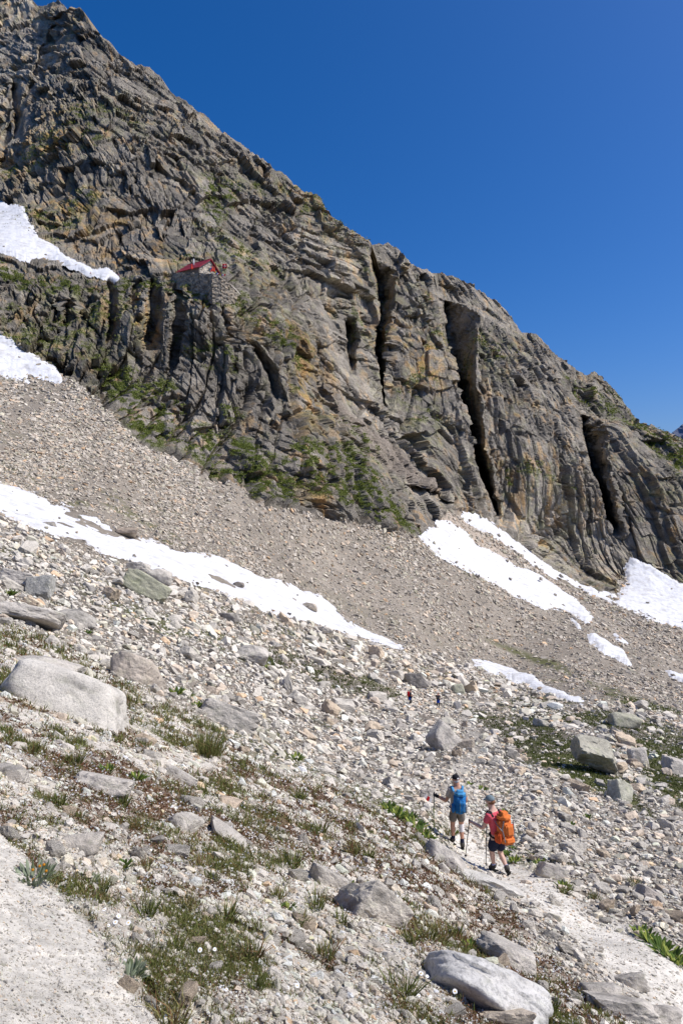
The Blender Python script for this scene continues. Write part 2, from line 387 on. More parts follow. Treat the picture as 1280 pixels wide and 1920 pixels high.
GREEN = zone([[(865,1330),(930,1345),(1010,1340),(1060,1380),(1110,1430),(1170,1470),(1230,1540),(1200,1530),(1130,1490),(1080,1470),(1020,1440),(960,1400),(905,1370)],
              [(1030,1340),(1090,1330),(1180,1345),(1290,1380),(1300,1420),(1290,1450),(1220,1400),(1140,1375)],
              [(1180,1380),(1290,1430),(1300,1540),(1240,1500),(1200,1440)],
              [(900,1190),(980,1215),(1060,1245),(1120,1280),(1180,1300),(1280,1330),(1280,1345),(1180,1330),(1090,1275),(990,1235)],
              [(560,1240),(640,1265),(720,1290),(760,1310),(740,1320),(640,1300),(560,1265)],
              [(500,1220),(560,1235),(550,1260),(490,1250)], [(860,1060),(900,1075),(880,1080)]], 1.5, 3)
CGREEN = zone([[(280,790),(400,800),(540,860),(570,945),(480,925),(380,870)], [(180,690),(240,680),(330,720),(345,760),(330,830),(290,840),(250,800),(220,740)], [(395,765),(450,760),(470,790),(420,805)], [(310,510),(400,540),(440,552),(470,580),(440,570),(380,560),(310,540)],
               [(490,590),(560,630),(590,690),(560,680),(520,640)], [(640,790),(680,810),(720,850),(700,850),(650,820)], [(1180,790),(1215,805),(1290,850),(1290,900),(1250,860),(1200,830)],
               [(330,640),(420,640),(440,700),(380,690)], [(380,330),(440,340),(450,400),(400,420),(380,380)], [(0,490),(80,520),(220,530),(300,525),(300,545),(180,545),(60,540),(0,530)],
               [(560,820),(640,830),(700,900),(760,960),(740,990),(680,970),(600,930),(540,880)], [(1060,700),(1110,740),(1200,800),(1190,810),(1120,770),(1070,730)], [(640,950),(740,960),(790,1000),(700,985)]], 2.5, 6)
BANK = zone([[(-420,1130),(-100,1150),(40,1180),(140,1200),(250,1290),(330,1320),(420,1370),(520,1440),(640,1470),(700,1510),(800,1560),(840,1610),(920,1680),(1000,1760),(1060,1830),(1180,1900),(1330,2000),(1500,2650),(-420,2650)]], 2.0, 8)

# ------------------------------------------------------------------ relief
N0 = grid_normals(np.stack([blur(P[..., k].astype(np.float32), 3) for k in range(3)], -1))
pf = P.reshape(-1, 3).astype(np.float32); nf = N0.reshape(-1, 3).astype(np.float32); yf = Y.ravel().astype(np.float32)
cl = cliffS.ravel(); sn = snowS.ravel(); bank = BANK.ravel()*(1-gravel.ravel()); pth = np.maximum(pathm, gravel).ravel()
disp = np.zeros(len(pf), np.float32)
step_v = np.linalg.norm(np.gradient(P, axis=0), axis=-1).ravel()           # how far apart the survey lines lie on the ground
step_u = np.linalg.norm(np.gradient(P, axis=1), axis=-1).ravel()
gr = np.maximum(step_v, step_u)/(Y.ravel()/F*1.9)
calm = (1/(1+(np.clip(gr-1.4, 0, 99)/2.3)**2)).astype(np.float32)
calm = (blur(calm.reshape(PX.shape), 2)*(1-.5*blur(gmask.astype(np.float32), 3))).ravel()
def fit(cell, k): return np.clip(cell/(8*np.maximum(step_v, step_u)[k])-.5, 0, 1)
ci = np.where(cl > .02)[0]
q = pf[ci]; pxq = PX.ravel()[ci]; pyq = PY.ravel()[ci]
warp = np.stack([fbm(q/34, 21+k, 3) for k in range(3)], 1)*6
low = sstep(610, 560, pxq)*sstep(500, 540, pyq)          # the columnar crag under the hut
def aniso(q, sx, sz, ang):
    ca, sa = np.cos(ang), np.sin(ang)
    return np.stack([(q[:, 0]*ca+q[:, 2]*sa)/sx, q[:, 1]/(14*sx), (q[:, 2]*ca-q[:, 0]*sa)/sz], 1).astype(np.float32)
def vaniso(q, sx, sz, lean): return np.stack([(q[:, 0]+lean*q[:, 2])/sx, q[:, 1]/(8*sx), q[:, 2]/sz], 1).astype(np.float32)
reg, _ = facets((q+warp*1.5)/62, 30, ids=True); reg2, _ = facets((q+warp)/24, 29, ids=True)
lefty = sstep(760, 560, pxq)
ang = (.30+.32*lefty)+(reg-.5)*1.0+(reg2-.5)*.5
qa = q+warp*.5
f1, e1 = facets(aniso(q+warp*.2, 24, 75, ang*.6), 31, 1., True, False, .5)
f2, e2 = facets(aniso(q+warp*.14, 8.5, 40, ang), 32, 1.1, True, False, .4)
f3, e3 = facets(aniso(q+warp*.12, 3.7, 17, ang+.12), 33, 1.2, True, False, .5)
f4, e4 = facets(aniso(q+warp*.1, 1.7, 6.0, ang-.1), 34, 1.2, True, False, .6)
i2, _ = facets(aniso(q+warp*.14, 8.5, 40, ang), 32, 1.1, True, True); i3, _ = facets(aniso(q+warp*.12, 3.7, 17, ang+.12), 33, 1.2, True, True)
m2 = .45+1.1*sstep(-.35, .4, fbm(q/38, 45, 2)); m3 = .3+1.25*sstep(-.35, .4, fbm(q/21, 46, 2))
v2, ev = facets(vaniso(q+warp*.35, 6.2, 34, .05), 35, .9, True)
v3, _ = facets(vaniso(q+warp*.35, 2.7, 12, .12), 36, 1., True)
rd = 1-np.abs(fbm(q/11, 41, 4))*2.5
top = sstep(0, 16, pyq-np.interp(pxq, cols, crest))
gro = np.clip(1-e2/.07, 0, 1)*2.8+np.clip(1-e3/.10, 0, 1)*1.25*m3*(1-.5*low)+np.clip(1-ev/.09, 0, 1)*4.5*low+np.clip(1-e4/.15, 0, 1)*.45*m3
dc = (1-low)*(f1*4.0+f2*2.0*m2+f3*.95*m3)+low*(f1*1.5+v2*3.0+v3*1.1+f3*.35)+f4*.42*m3+rd*(.5-.4*low)-gro*(fbm(q/30, 44, 2)*.8+.7)
disp[ci] = dc*cl[ci]*(.35+.65*top)*(1-.9*sn[ci])*calm[ci]
shade = np.zeros(len(pf), np.float32); shade[ci] = (i2-.5)*.44+(i3-.5)*.40
# scree and boulder field
si = np.where((cl < .98) & (yf > 16))[0]; q = pf[si]
g1, _ = facets(q/np.array([2.6, 2.6, 2.6]), 51); g2, _ = facets(q/1.1, 52)
und = fbm(q/28, 53, 3)
far = sstep(30, 70, yf[si])
disp[si] += (1-cl[si])*far*(und*1.6+(1-sn[si])*(1-.8*pth[si])*(g1*.32*fit(2.6, si)+g2*.2*fit(1.1, si)))
# near ground
ni = np.where(yf < 60)[0]; q = pf[ni]; nearw = 1-sstep(30, 60, yf[ni])
u1 = fbm(q/3.2, 61, 3); u2 = fbm(q/.55, 62, 3); u3, _ = facets(q/.22, 63); u4, _ = facets(q/.75, 64)
disp[ni] += nearw*((.05+.14*sstep(4, 12, yf[ni]))*u1+(1-.75*pth[ni])*(.07*u2*fit(.55, ni)+.020*u3*fit(.22, ni)+.05*u4*fit(.75, ni)*sstep(5, 12, yf[ni])))
disp = disp.reshape(PX.shape)
Nd = N0*np.stack([np.ones_like(cliffS)]*2+[1-.88*cliffS], -1); Nd /= np.linalg.norm(Nd, axis=-1, keepdims=True)   # cliffs break back into the hill
P1 = P+Nd*disp[..., None]
NN = grid_normals(P1)
Nf = NN.reshape(-1, 3)
print('relief done')

# ------------------------------------------------------------------ natural colours of the ground (albedo only)
pf1 = P1.reshape(-1, 3).astype(np.float32)
n1 = .8*fbm(pf1/14, 71, 4)[:, None]; n2 = fbm(pf1/3.5, 72, 4)[:, None]; n3 = fbm(pf1/45, 73, 3)[:, None]
streak = fbm(pf1*np.array([.33, .33, .03]), 74, 4)[:, None]
upz = Nf[:, 2][:, None]
rockc = np.array([.345, .307, .25])*(1+.28*n1+.20*n2+shade[:, None])
rockc = rockc+np.array([.16, .045, -.05])*sstep(.08, .42, streak+.35*n3)*sstep(-.15, .4, n1+.2)
rockc = rockc*(1-.55*sstep(.15, .55, -streak+.2*n1))
rockc = rockc+np.array([.03, .035, -.01])*sstep(.0, .5, n2+n3*.5)
pale = zone([[(540,430),(640,430),(700,480),(640,560),(590,680),(620,740),(560,560)], [(600,640),(700,720),(860,930),(880,985),(800,960),(700,850)],
             [(900,960),(1020,900),(1160,1000),(1180,1110),(1050,1090)], [(-420,-200),(60,-10),(120,30),(60,140),(0,320),(-420,320)]], 3, 10).ravel()[:, None]
rust = zone([[(40,400),(120,330),(200,360),(300,430),(330,500),(220,512),(120,450)], [(20,200),(120,200),(140,290),(60,300)], [(540,600),(620,640),(640,740),(620,960),(570,930),(550,760)], [(250,540),(300,560),(290,660),(255,640)], [(700,560),(830,640),(840,760),(760,700)]], 3, 9).ravel()[:, None]
rockc = rockc+np.array([.14, .05, -.03])*rust*sstep(-.25, .35, streak+.6*n2)
rockc = rockc*(1+.35*pale)
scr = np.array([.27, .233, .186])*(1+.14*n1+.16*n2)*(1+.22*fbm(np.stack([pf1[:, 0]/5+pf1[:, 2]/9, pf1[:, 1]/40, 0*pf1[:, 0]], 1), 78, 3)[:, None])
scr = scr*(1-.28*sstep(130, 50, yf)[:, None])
soil = np.array([.56, .51, .435])*(1+.2*n2)
pathc = np.array([.66, .615, .53])*(1+.16*n2+.14*fbm(pf1/.5, 75, 3)[:, None]+.16*fbm(pf1/.09, 77, 3)[:, None])
cl_ = cl[:, None]
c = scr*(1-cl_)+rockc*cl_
talus = zone([[(600,715),(660,780),(740,830),(790,880),(850,930),(800,925),(720,870),(640,800)], [(790,975),(860,965),(1000,1060),(1110,1130),(1060,1110),(900,1030)]], 2, 4).ravel()[:, None]
c = c*(1-talus)+np.array([.40, .335, .265])*(1+.12*n2)*talus
b_ = bank[:, None]*sstep(40, 20, yf)[:, None]
c = c*(1-b_)+soil*b_
g0 = fbm(pf1/1.5, 81, 4)[:, None]; g1n = fbm(pf1/.5, 82, 4)[:, None]; g2n = fbm(pf1/9, 83, 4)[:, None]
heath = sstep(-.05, .2, g0+.7*g1n+.24)*b_*(1-pth[:, None])
hc = np.array([.150, .098, .062])*(1+.4*g1n); gc = np.array([.115, .118, .038])*(1+.3*g1n)
heathz = zone([[(470,1470),(640,1480),(800,1570),(920,1690),(1010,1790),(960,1800),(860,1740),(760,1690),(640,1600),(520,1540)], [(0,1340),(200,1380),(300,1460),(260,1520),(120,1500),(0,1440)]], 2, 10).ravel()[:, None]
heath = np.maximum(heath, sstep(-.3, .1, g0+.9*g1n+.1)*heathz*b_*(1-pth[:, None]))
heath = heath*(1-.5*(1-sstep(-.3, .12, fbm(pf1/.42, 85, 3)[:, None])))
mixg = sstep(-.15, .3, fbm(pf1/.8, 84, 3)[:, None]-.35*sstep(420, 620, PX.ravel())[:, None]*sstep(1950, 1700, PY.ravel())[:, None])
c = c*(1-heath)+(hc*(1-mixg)+gc*mixg)*heath
grn = np.clip(GREEN.ravel()[:, None]*sstep(-.35, .15, g2n+.6*g0+.3*g1n*(yf[:, None] < 40)), 0, 1)*.9
sparse = .75*sstep(.16, .4, g2n+.35*g0)*(1-cl_)*sstep(170, 110, yf)[:, None]*(1-pth[:, None])*(1-b_)
grn = np.maximum(grn, sparse)
cg = np.clip(CGREEN.ravel()[:, None]*1.0+.42*sstep(.0, .45, n3+.3*n1), 0, 1)*sstep(.12, .42, upz+.55*n2)*sstep(-.12, .22, n2+.8*fbm(pf1/1.6, 76, 3)[:, None])*cl_*(1-.8*pale)
mossc = np.array([.085, .092, .024])*(1+.35*n2+.2*g1n)
c = c*(1-grn)+mossc*grn; c = c*(1-cg)+np.array([.135, .165, .036])*(1+.4*n2)*cg
pp = pth[:, None]
c = c*(1-pp)+pathc*pp
c = np.clip(c, .02, .8)
TINT = c.astype(np.float32)

# ------------------------------------------------------------------ terrain objects
# back of the ridge: rows behind the crest that fall away
BK = 14
back = []
top0 = P1[0]
for k in range(1, BK+1):
    t = k/BK
    back.append(top0+np.stack([top0[:, 0]*.0+60*t, 260*t+0*top0[:, 1], -(12*t+230*t*t)+0*top0[:, 2]+8*t*vnoise(np.stack([cols/9+k, cols*0+k*1.7, cols*0], 1), 3)], -1))
back = np.stack(back[::-1], 0)
PA = np.concatenate([back, P1], 0); TA = np.concatenate([np.repeat(TINT.reshape(NR, NC, 3)[:1], BK, 0), TINT.reshape(NR, NC, 3)], 0)
RR = NR+BK
idx = np.arange(RR*NC).reshape(RR, NC)
quads = np.stack([idx[:-1, :-1], idx[1:, :-1], idx[1:, 1:], idx[:-1, 1:]], -1)
zoneid = np.zeros((NR, NC), np.int32)                                # 0 mountain
hutcrag = np.interp(PX, [-420,0,110,220,330,400,450,520,570,600,625], [470,488,515,525,520,535,555,600,650,700,760])
zoneid[(PY > hutcrag) & (PX < 625+rag) & cliff] = 1                  # cliff under the hut
zoneid[~cliff] = 2                                                   # scree
zoneid[~cliff & ((BANK > .5) | (Y < 34))] = 3                        # near ground
zoneid[(np.maximum(pathm, gravel) > .5) & ~cliff & (Y < 90)] = 4     # path
zq = np.concatenate([np.zeros((BK, NC), np.int32), zoneid], 0)[:-1, :-1]
VA = PA.reshape(-1, 3); TAf = TA.reshape(-1, 3)
for zid, nm, mt in ((0, 'mountain', M_cliff), (1, 'cliff_terrain', M_cliff), (2, 'scree_terrain', M_scree), (3, 'ground', M_ground), (4, 'path', M_ground)):
    fq = quads[zq == zid]
    u, inv = np.unique(fq, return_inverse=True)
    link(nm, np_mesh(nm, VA[u], inv.reshape(-1, 4), TAf[u]), mt, kind='structure')
print('terrain done')

# distant peak
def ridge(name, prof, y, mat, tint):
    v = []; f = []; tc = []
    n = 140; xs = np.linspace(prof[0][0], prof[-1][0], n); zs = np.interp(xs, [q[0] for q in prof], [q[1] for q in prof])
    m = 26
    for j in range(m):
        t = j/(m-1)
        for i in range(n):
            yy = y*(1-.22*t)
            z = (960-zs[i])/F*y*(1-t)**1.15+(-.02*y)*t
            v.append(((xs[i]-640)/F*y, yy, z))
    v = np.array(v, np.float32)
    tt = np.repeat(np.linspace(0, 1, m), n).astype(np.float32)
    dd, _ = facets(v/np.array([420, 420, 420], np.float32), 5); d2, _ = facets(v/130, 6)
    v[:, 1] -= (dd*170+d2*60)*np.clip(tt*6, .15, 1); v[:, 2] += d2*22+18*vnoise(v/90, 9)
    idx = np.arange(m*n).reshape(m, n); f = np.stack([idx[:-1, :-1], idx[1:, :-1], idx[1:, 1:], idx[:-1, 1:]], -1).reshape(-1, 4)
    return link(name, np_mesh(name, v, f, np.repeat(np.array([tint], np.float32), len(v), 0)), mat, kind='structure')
ridge('distant_mountain', [(1180,850),(1225,835),(1248,819),(1259,812),(1270,802),(1280,796),(1300,786),(1330,765),(1360,775),(1420,740),(1500,790),(1600,850)], 9000, M_cliff, (.22, .24, .30))  # blue haze of distance is painted into the rock tint, no air volume

# ------------------------------------------------------------------ snow
SNOWLAB = {
 'upper': 'white snowfield above the hut ledge tapering to a tip beside the ledge walkers',
 'left': 'white ragged snow patch at the foot of the left crag',
 'band': 'longest white snow band running diagonally between the scree slope and the boulder field',
 'tongue': 'broad white snow tongue below the rock slot at the mountain foot',
 'strip': 'thin white snow strip along the mountain foot above the broad tongue',
 'right': 'wide white snowfield at the frame edge under the right hand rock wall',
 'small_a': 'small white snow streak on scree below the tip of the broad tongue',
 'small_b': 'tiny white snow sliver just below the tip of the broad tongue',
 'small_c': 'tiny thin snow dash alone on the scree below the wide snowfield',
 'small_d': 'small snow patch at the frame edge low on the right scree',
 'mid': 'narrow white snow strip above the two distant hikers on the trail'}
for k, m0 in snow_raw.items():
    rr = 2
    bl = blur(blur(m0, rr), 2)
    if bl.max() < .02: continue
    Pl = P+N0*((disp*0)[..., None])
    th = (bl-.34)
    mpp = Y/F
    und_g = np.zeros(len(pf), np.float32); und_g[si] = (1-cl[si])*far*und*1.6
    lift = und_g.reshape(PX.shape)+np.clip(th, -.4, .6)*mpp*(4.5 if 'small' not in k else 8)+.7*mpp
    sel = bl > .06
    cup = np.zeros(PX.shape, np.float32); cup[sel] = fbm(P[sel].astype(np.float32)/np.array([2.2, 3.4, 2.2], np.float32), 401, 3)*.30+fbm(P[sel].astype(np.float32)/9, 402, 2)*.4
    Ps = P+N0*(lift+cup)[..., None]
    qs = (sel[:-1, :-1] & sel[1:, :-1] & sel[1:, 1:] & sel[:-1, 1:])
    id0 = np.arange(NR*NC).reshape(NR, NC)
    fq = np.stack([id0[:-1, :-1], id0[1:, :-1], id0[1:, 1:], id0[:-1, 1:]], -1)[qs]
    if not len(fq): continue
    u, inv = np.unique(fq, return_inverse=True)
    link('snow_patch', np_mesh('snow_patch', Ps.reshape(-1, 3)[u], inv.reshape(-1, 4), None, True), M_snow, None, SNOWLAB[k], 'snow patch', 'old snow patches left on the slopes')
print('snow done')

# ------------------------------------------------------------------ rocks
def ico(sub):
    bm = bmesh.new(); bmesh.ops.create_icosphere(bm, subdivisions=sub, radius=1)
    v = np.array([x.co[:] for x in bm.verts], np.float32); f = np.array([[a.index for a in x.verts] for x in bm.faces], np.int32)
    bm.free(); return v, f
ICO = {k: ico(k) for k in (1, 2, 3, 4, 5)}

def rock_shape(sub, r, cuts=8, rough=.12, hard=.72):
    v, f = ICO[sub]; v = v.copy()
    v += rough*np.stack([vnoise(v*1.3+r.uniform(-50, 50, 3), 100+k) for k in range(3)], 1)
    for _ in range(cuts):
        n = r.normal(size=3); n /= np.linalg.norm(n); d = r.uniform(hard*.62, hard*1.15)
        e = v@n-d; m = e > 0; v[m] -= np.outer(e[m], n)*.97
    if sub >= 4:
        nv = v/np.linalg.norm(v, axis=1, keepdims=True)
        fa, _ = facets(v*3.2+r.uniform(0, 9, 3), int(r.integers(999))); v += nv*(.05*fa+.04*fbm(v*6, int(r.integers(999)), 4))[:, None]
    v -= (v.max(0)+v.min(0))/2; v /= np.abs(v).max(0)
    return v.astype(np.float32), f
def hull_shape(r, n):
    """an angular broken stone: the hull of a few points pushed towards a box"""
    bm = bmesh.new()
    q = r.normal(size=(n, 3)); q /= np.linalg.norm(q, axis=1, keepdims=True)
    q = np.sign(q)*np.abs(q)**r.uniform(.55, .9); q *= r.uniform(.75, 1.0, (n, 1))
    for x in q: bm.verts.new(x)
    out = bmesh.ops.convex_hull(bm, input=bm.verts)
    bmesh.ops.delete(bm, geom=[e for e in out['geom_interior'] if isinstance(e, bmesh.types.BMVert)], context='VERTS')
    bmesh.ops.triangulate(bm, faces=bm.faces)
    bm.verts.ensure_lookup_table(); bm.verts.index_update()
    v = np.array([x.co[:] for x in bm.verts], np.float32); f = np.array([[a.index for a in x.verts] for x in bm.faces], np.int32); bm.free()
    v -= (v.max(0)+v.min(0))/2; v /= np.abs(v).max(0)
    return v, f
SHAPES = {1: [hull_shape(rng, int(rng.integers(9, 13))) for _ in range(20)], 2: [hull_shape(rng, int(rng.integers(13, 22))) for _ in range(26)]}

PROJX = 640+F*P1[..., 0]/P1[..., 1]; PROJY = 960-F*P1[..., 2]/P1[..., 1]
def at(px, py):
    """the point of the ground seen at a bearing, and the ground's normal there"""
    d = (PROJX-px)**2+(PROJY-py)**2
    k = int(np.argmin(d)); j, i = divmod(k, NC)
    return Vector(P1[j, i]), Vector(N0[j, i])

def rot_to(n, r, tilt=.35):
    """matrices (k,3,3) whose z axis follows the normals n, with random turn and tilt"""
    k = len(n); z = n+r.normal(size=(k, 3))*tilt*.6; z /= np.linalg.norm(z, axis=1, keepdims=True)
    a = r.normal(size=(k, 3)); x = np.cross(a, z); x /= np.linalg.norm(x, axis=1, keepdims=True)+1e-9
    y = np.cross(z, x)
    return np.stack([x, y, z], -1)

def stone_tint(k, r, warm=0.0, light=1.0):
    base = np.array([.635, .58, .49])*light
    g = r.normal(1, .15, (k, 1)); t = r.random((k, 1))
    c = base*np.clip(g, .55, 1.4)
    c = c*(1+np.array([.09, -.01, -.10])*np.where(t > .82, 1, 0)+np.array([.10, -.06, -.20])*np.where(t > .975, 1, 0))
    c = c*np.where(t < .10, .62, 1)+np.array([.0, .012, -.02])*np.where((t > .4) & (t < .52), 1, 0)
    return np.clip(c*(1+warm*np.array([.05, 0, -.06])), .03, .75)

CW = np.gradient(PROJX, axis=1); CH = np.gradient(PROJY, axis=0)
AREA = np.clip(np.abs(CW*CH), 0, 60)
clear = zone([[(740,1296),(850,1296),(850,1345),(740,1345)], [(796,1452),(985,1452),(985,1665),(880,1640),(820,1600)]], 0, 1)
def scatter(dens, n, r):
    wgt = np.clip(dens*AREA, 0, None); wgt = wgt*((PROJX > -330) & (PROJX < 1660) & (PROJY < 2150) & (PROJY > -60)); n = int(n*1.28); cs = np.cumsum(wgt.ravel()); tot = cs[-1]
    k = np.searchsorted(cs, r.random(n)*tot); k = np.clip(k, 0, len(cs)-1)
    return k

def rock_mass(name, k, size_px, r, sub, flat=(.45, .8), light=1.0, warm=0., sink=.25, mat=None, kind='stuff', label=None, elong=.5, tint=None):
    n = len(k); p = P1.reshape(-1, 3)[k]; nn = N0.reshape(-1, 3)[k]
    sz = size_px*p[:, 1]/F*.5
    R = rot_to(nn, r)
    sc = np.stack([sz*(1+elong*r.random(n)), sz*r.uniform(.65, 1.0, n), sz*r.uniform(flat[0], flat[1], n)], 1)
    which = r.integers(0, len(SHAPES[sub]), n)
    c = stone_tint(n, r, warm, light) if tint is None else tint
    off = p+nn*(sc[:, 2]*(1-2*sink))[:, None]
    VV, FF, CC, o0 = [], [], [], 0
    for w_, (bv, bf) in enumerate(SHAPES[sub]):
        g = np.where(which == w_)[0]
        if not len(g): continue
        V = np.einsum('nij,nvj->nvi', R[g], bv[None]*sc[g][:, None, :])+off[g][:, None, :]
        VV.append(V.reshape(-1, 3)); FF.append((bf[None]+(np.arange(len(g))*len(bv))[:, None, None]).reshape(-1, 3)+o0); CC.append(np.repeat(c[g], len(bv), 0)); o0 += len(g)*len(bv)
    return link(name, np_mesh(name, np.concatenate(VV), np.concatenate(FF), np.concatenate(CC).astype(np.float32)), mat or M_rock, kind=kind, label=label)

def ppx(r, n, lo, hi, a=2.0):
    u = r.random(n); return (lo**(1-a)+u*(hi**(1-a)-lo**(1-a)))**(1/(1-a))

notsnow = (1-np.clip(snow_any*1.5, 0, 1)); NP = 1-np.maximum(pathm*(.90+.1*(Y < 11)), gravel)
scree_d = (~cliff)*notsnow*(Y > 55)*(1-.75*GREEN)
field_d = (~cliff)*notsnow*(1-.85*BANK)*(Y < 150)*NP*(1-.8*GREEN)
below = sstep(-6, 8, PY-np.interp(PX, [-420,0,150,320,500,640,765,900,1100,1280,1720], [820,968,1045,1100,1155,1195,1222,1262,1310,1345,1400]))
field_d = field_d*below
bank_d = BANK*NP*(Y < 40)
scr_var = .35+1.2*sstep(-.3, .4, fbm(np.stack([P1[..., 0].ravel()/9+P1[..., 2].ravel()/14, P1[..., 1].ravel()/60, P1[..., 2].ravel()*0], 1), 303, 3).reshape(PX.shape))
k = scatter(scree_d*sstep(60, 90, Y)*scr_var, 54000, rng); rock_mass('scree', k, ppx(rng, len(k), 2.2, 9.5, 2.75), rng, 1, light=.74, warm=.6)
k = scatter(field_d*(1-clear), 26000, rng); rock_mass('rubble', k, ppx(rng, len(k), 4.0, 24, 2.9), rng, 2)
k = scatter(field_d*(Y < 80), 34000, rng); rock_mass('rubble', k, ppx(rng, len(k), 2.2, 6.5, 2.2), rng, 1)
stones = fbm(P1.reshape(-1, 3).astype(np.float32)/1.1, 301, 3).reshape(PX.shape)
HE = heath.reshape(PX.shape)
k = scatter(bank_d*(1.1-.78*HE), 34000, rng); rock_mass('gravel', k, ppx(rng, len(k), 2.2, 9, 2.3), rng, 1, light=1.14)
k = scatter(bank_d*(1.1-.8*HE)*sstep(-.2, .3, stones), 2600, rng); rock_mass('gravel', k, ppx(rng, len(k), 8, 26, 2.8), rng, 2, light=1.1, sink=.35)
k = scatter((np.maximum(pathm, gravel))*(Y < 60), 17000, rng); rock_mass('gravel', k, ppx(rng, len(k), 1.8, 8, 3.0), rng, 1, light=.98, flat=(.4, .7))
print('rocks done')

k = scatter(clear*field_d, 1500, rng); rock_mass('rubble', k, ppx(rng, len(k), 4, 11, 2.4), rng, 2)
ed = snow_any*(1-blur(blur(snow_any, 5), 3))
k = scatter(ed*(Y > 50), 260, rng); rock_mass('rubble', k, ppx(rng, len(k), 3, 9, 2.8), rng, 1, light=.55, warm=1, sink=-.4)
k = scatter(snow_any*(Y > 50), 60, rng); rock_mass('rubble', k, ppx(rng, len(k), 3.5, 8, 2.6), rng, 1, light=.5, warm=1, sink=-.8)

# ------------------------------------------------------------------ single rocks and boulders
def poly_rock(r, sub=3, p=22, extra=6, rough=.03, top=1.0, box=.18):
    """a broken block: soft intersection of jittered box planes and a few random cuts"""
    d, f = ICO[sub]; d = d/np.linalg.norm(d, axis=1, keepdims=True)
    pl = [np.array(q, float) for q in ((1,0,0),(-1,0,0),(0,1,0),(0,-1,0),(0,0,top),(0,0,-1))]
    acc = 0
    for k in range(6+extra):
        if k < 6: n = pl[k]+r.normal(size=3)*box; n /= np.linalg.norm(n); h = r.uniform(.85, 1.05)
        else: n = r.normal(size=3); n /= np.linalg.norm(n); h = r.uniform(.82, 1.25)
        acc = acc+np.clip(d@n/h, 0, None)**p
    rad = acc**(-1/p)
    o = r.uniform(-50, 50, 3)
    v = d*rad[:, None]
    fa, _ = facets((v*2.1+o).astype(np.float32), int(r.integers(900)))
    v = v*(1+rough*fa+rough*.8*fbm((v*5+o).astype(np.float32), 7, 4))[:, None]
    v -= (v.max(0)+v.min(0))/2; v /= np.abs(v).max(0)
    return v.astype(np.float32), f

def rock_cols(v, r, base, lichen=.25):
    o = r.uniform(-40, 40, 3)
    a = fbm((v*1.6+o).astype(np.float32), 3, 4)[:, None]; b = fbm((v*5+o).astype(np.float32), 4, 4)[:, None]
    c = np.array(base)*(1+.24*a+.13*b)*(1-.35*sstep(.25, .5, -a+.4*b))
    if lichen: c = c*(1-lichen*sstep(.15, .5, b+.3*a))+np.array([.30, .31, .19])*lichen*sstep(.15, .5, b+.3*a)
    return np.clip(c, .03, .75)

def boulder(px, py, wpx, hpx, label, tilt=0, depth=.8, base=(.52, .475, .41), sub=4, p=22, extra=6, rough=.03, lichen=.25, sink=.3, mat=None, name='boulder', turn=0, box=.18, seed=None, lean=.45):
    r = np.random.default_rng(int(px*7+py) if seed is None else seed)
    pt, n = at(px, py+hpx*(.5-sink*.9))
    m = pt.y/F
    v, f = poly_rock(r, sub, p, extra, rough, box=box)
    cc = rock_cols(v, r, base, lichen)
    v = v*np.array([wpx*m/2, wpx*m/2*depth, hpx*m/2])
    a = math.radians(-tilt); ca, sa = math.cos(a), math.sin(a)
    R = np.array([[ca, 0, -sa], [0, 1, 0], [sa, 0, ca]])
    t = math.radians(turn); Rz = np.array([[math.cos(t), -math.sin(t), 0], [math.sin(t), math.cos(t), 0], [0, 0, 1]])
    l = lean; Rx = np.array([[1, 0, 0], [0, math.cos(l), math.sin(l)], [0, -math.sin(l), math.cos(l)]])
    v = v@(R@Rx@Rz).T
    o = link(name, np_mesh(name, v, f, cc, p < 14), mat or M_rock, None, label, 'rock' if name != 'boulder' else 'boulder')
    o.location = pt+Vector((0, 0, hpx*m*(.5-sink)))
    return o

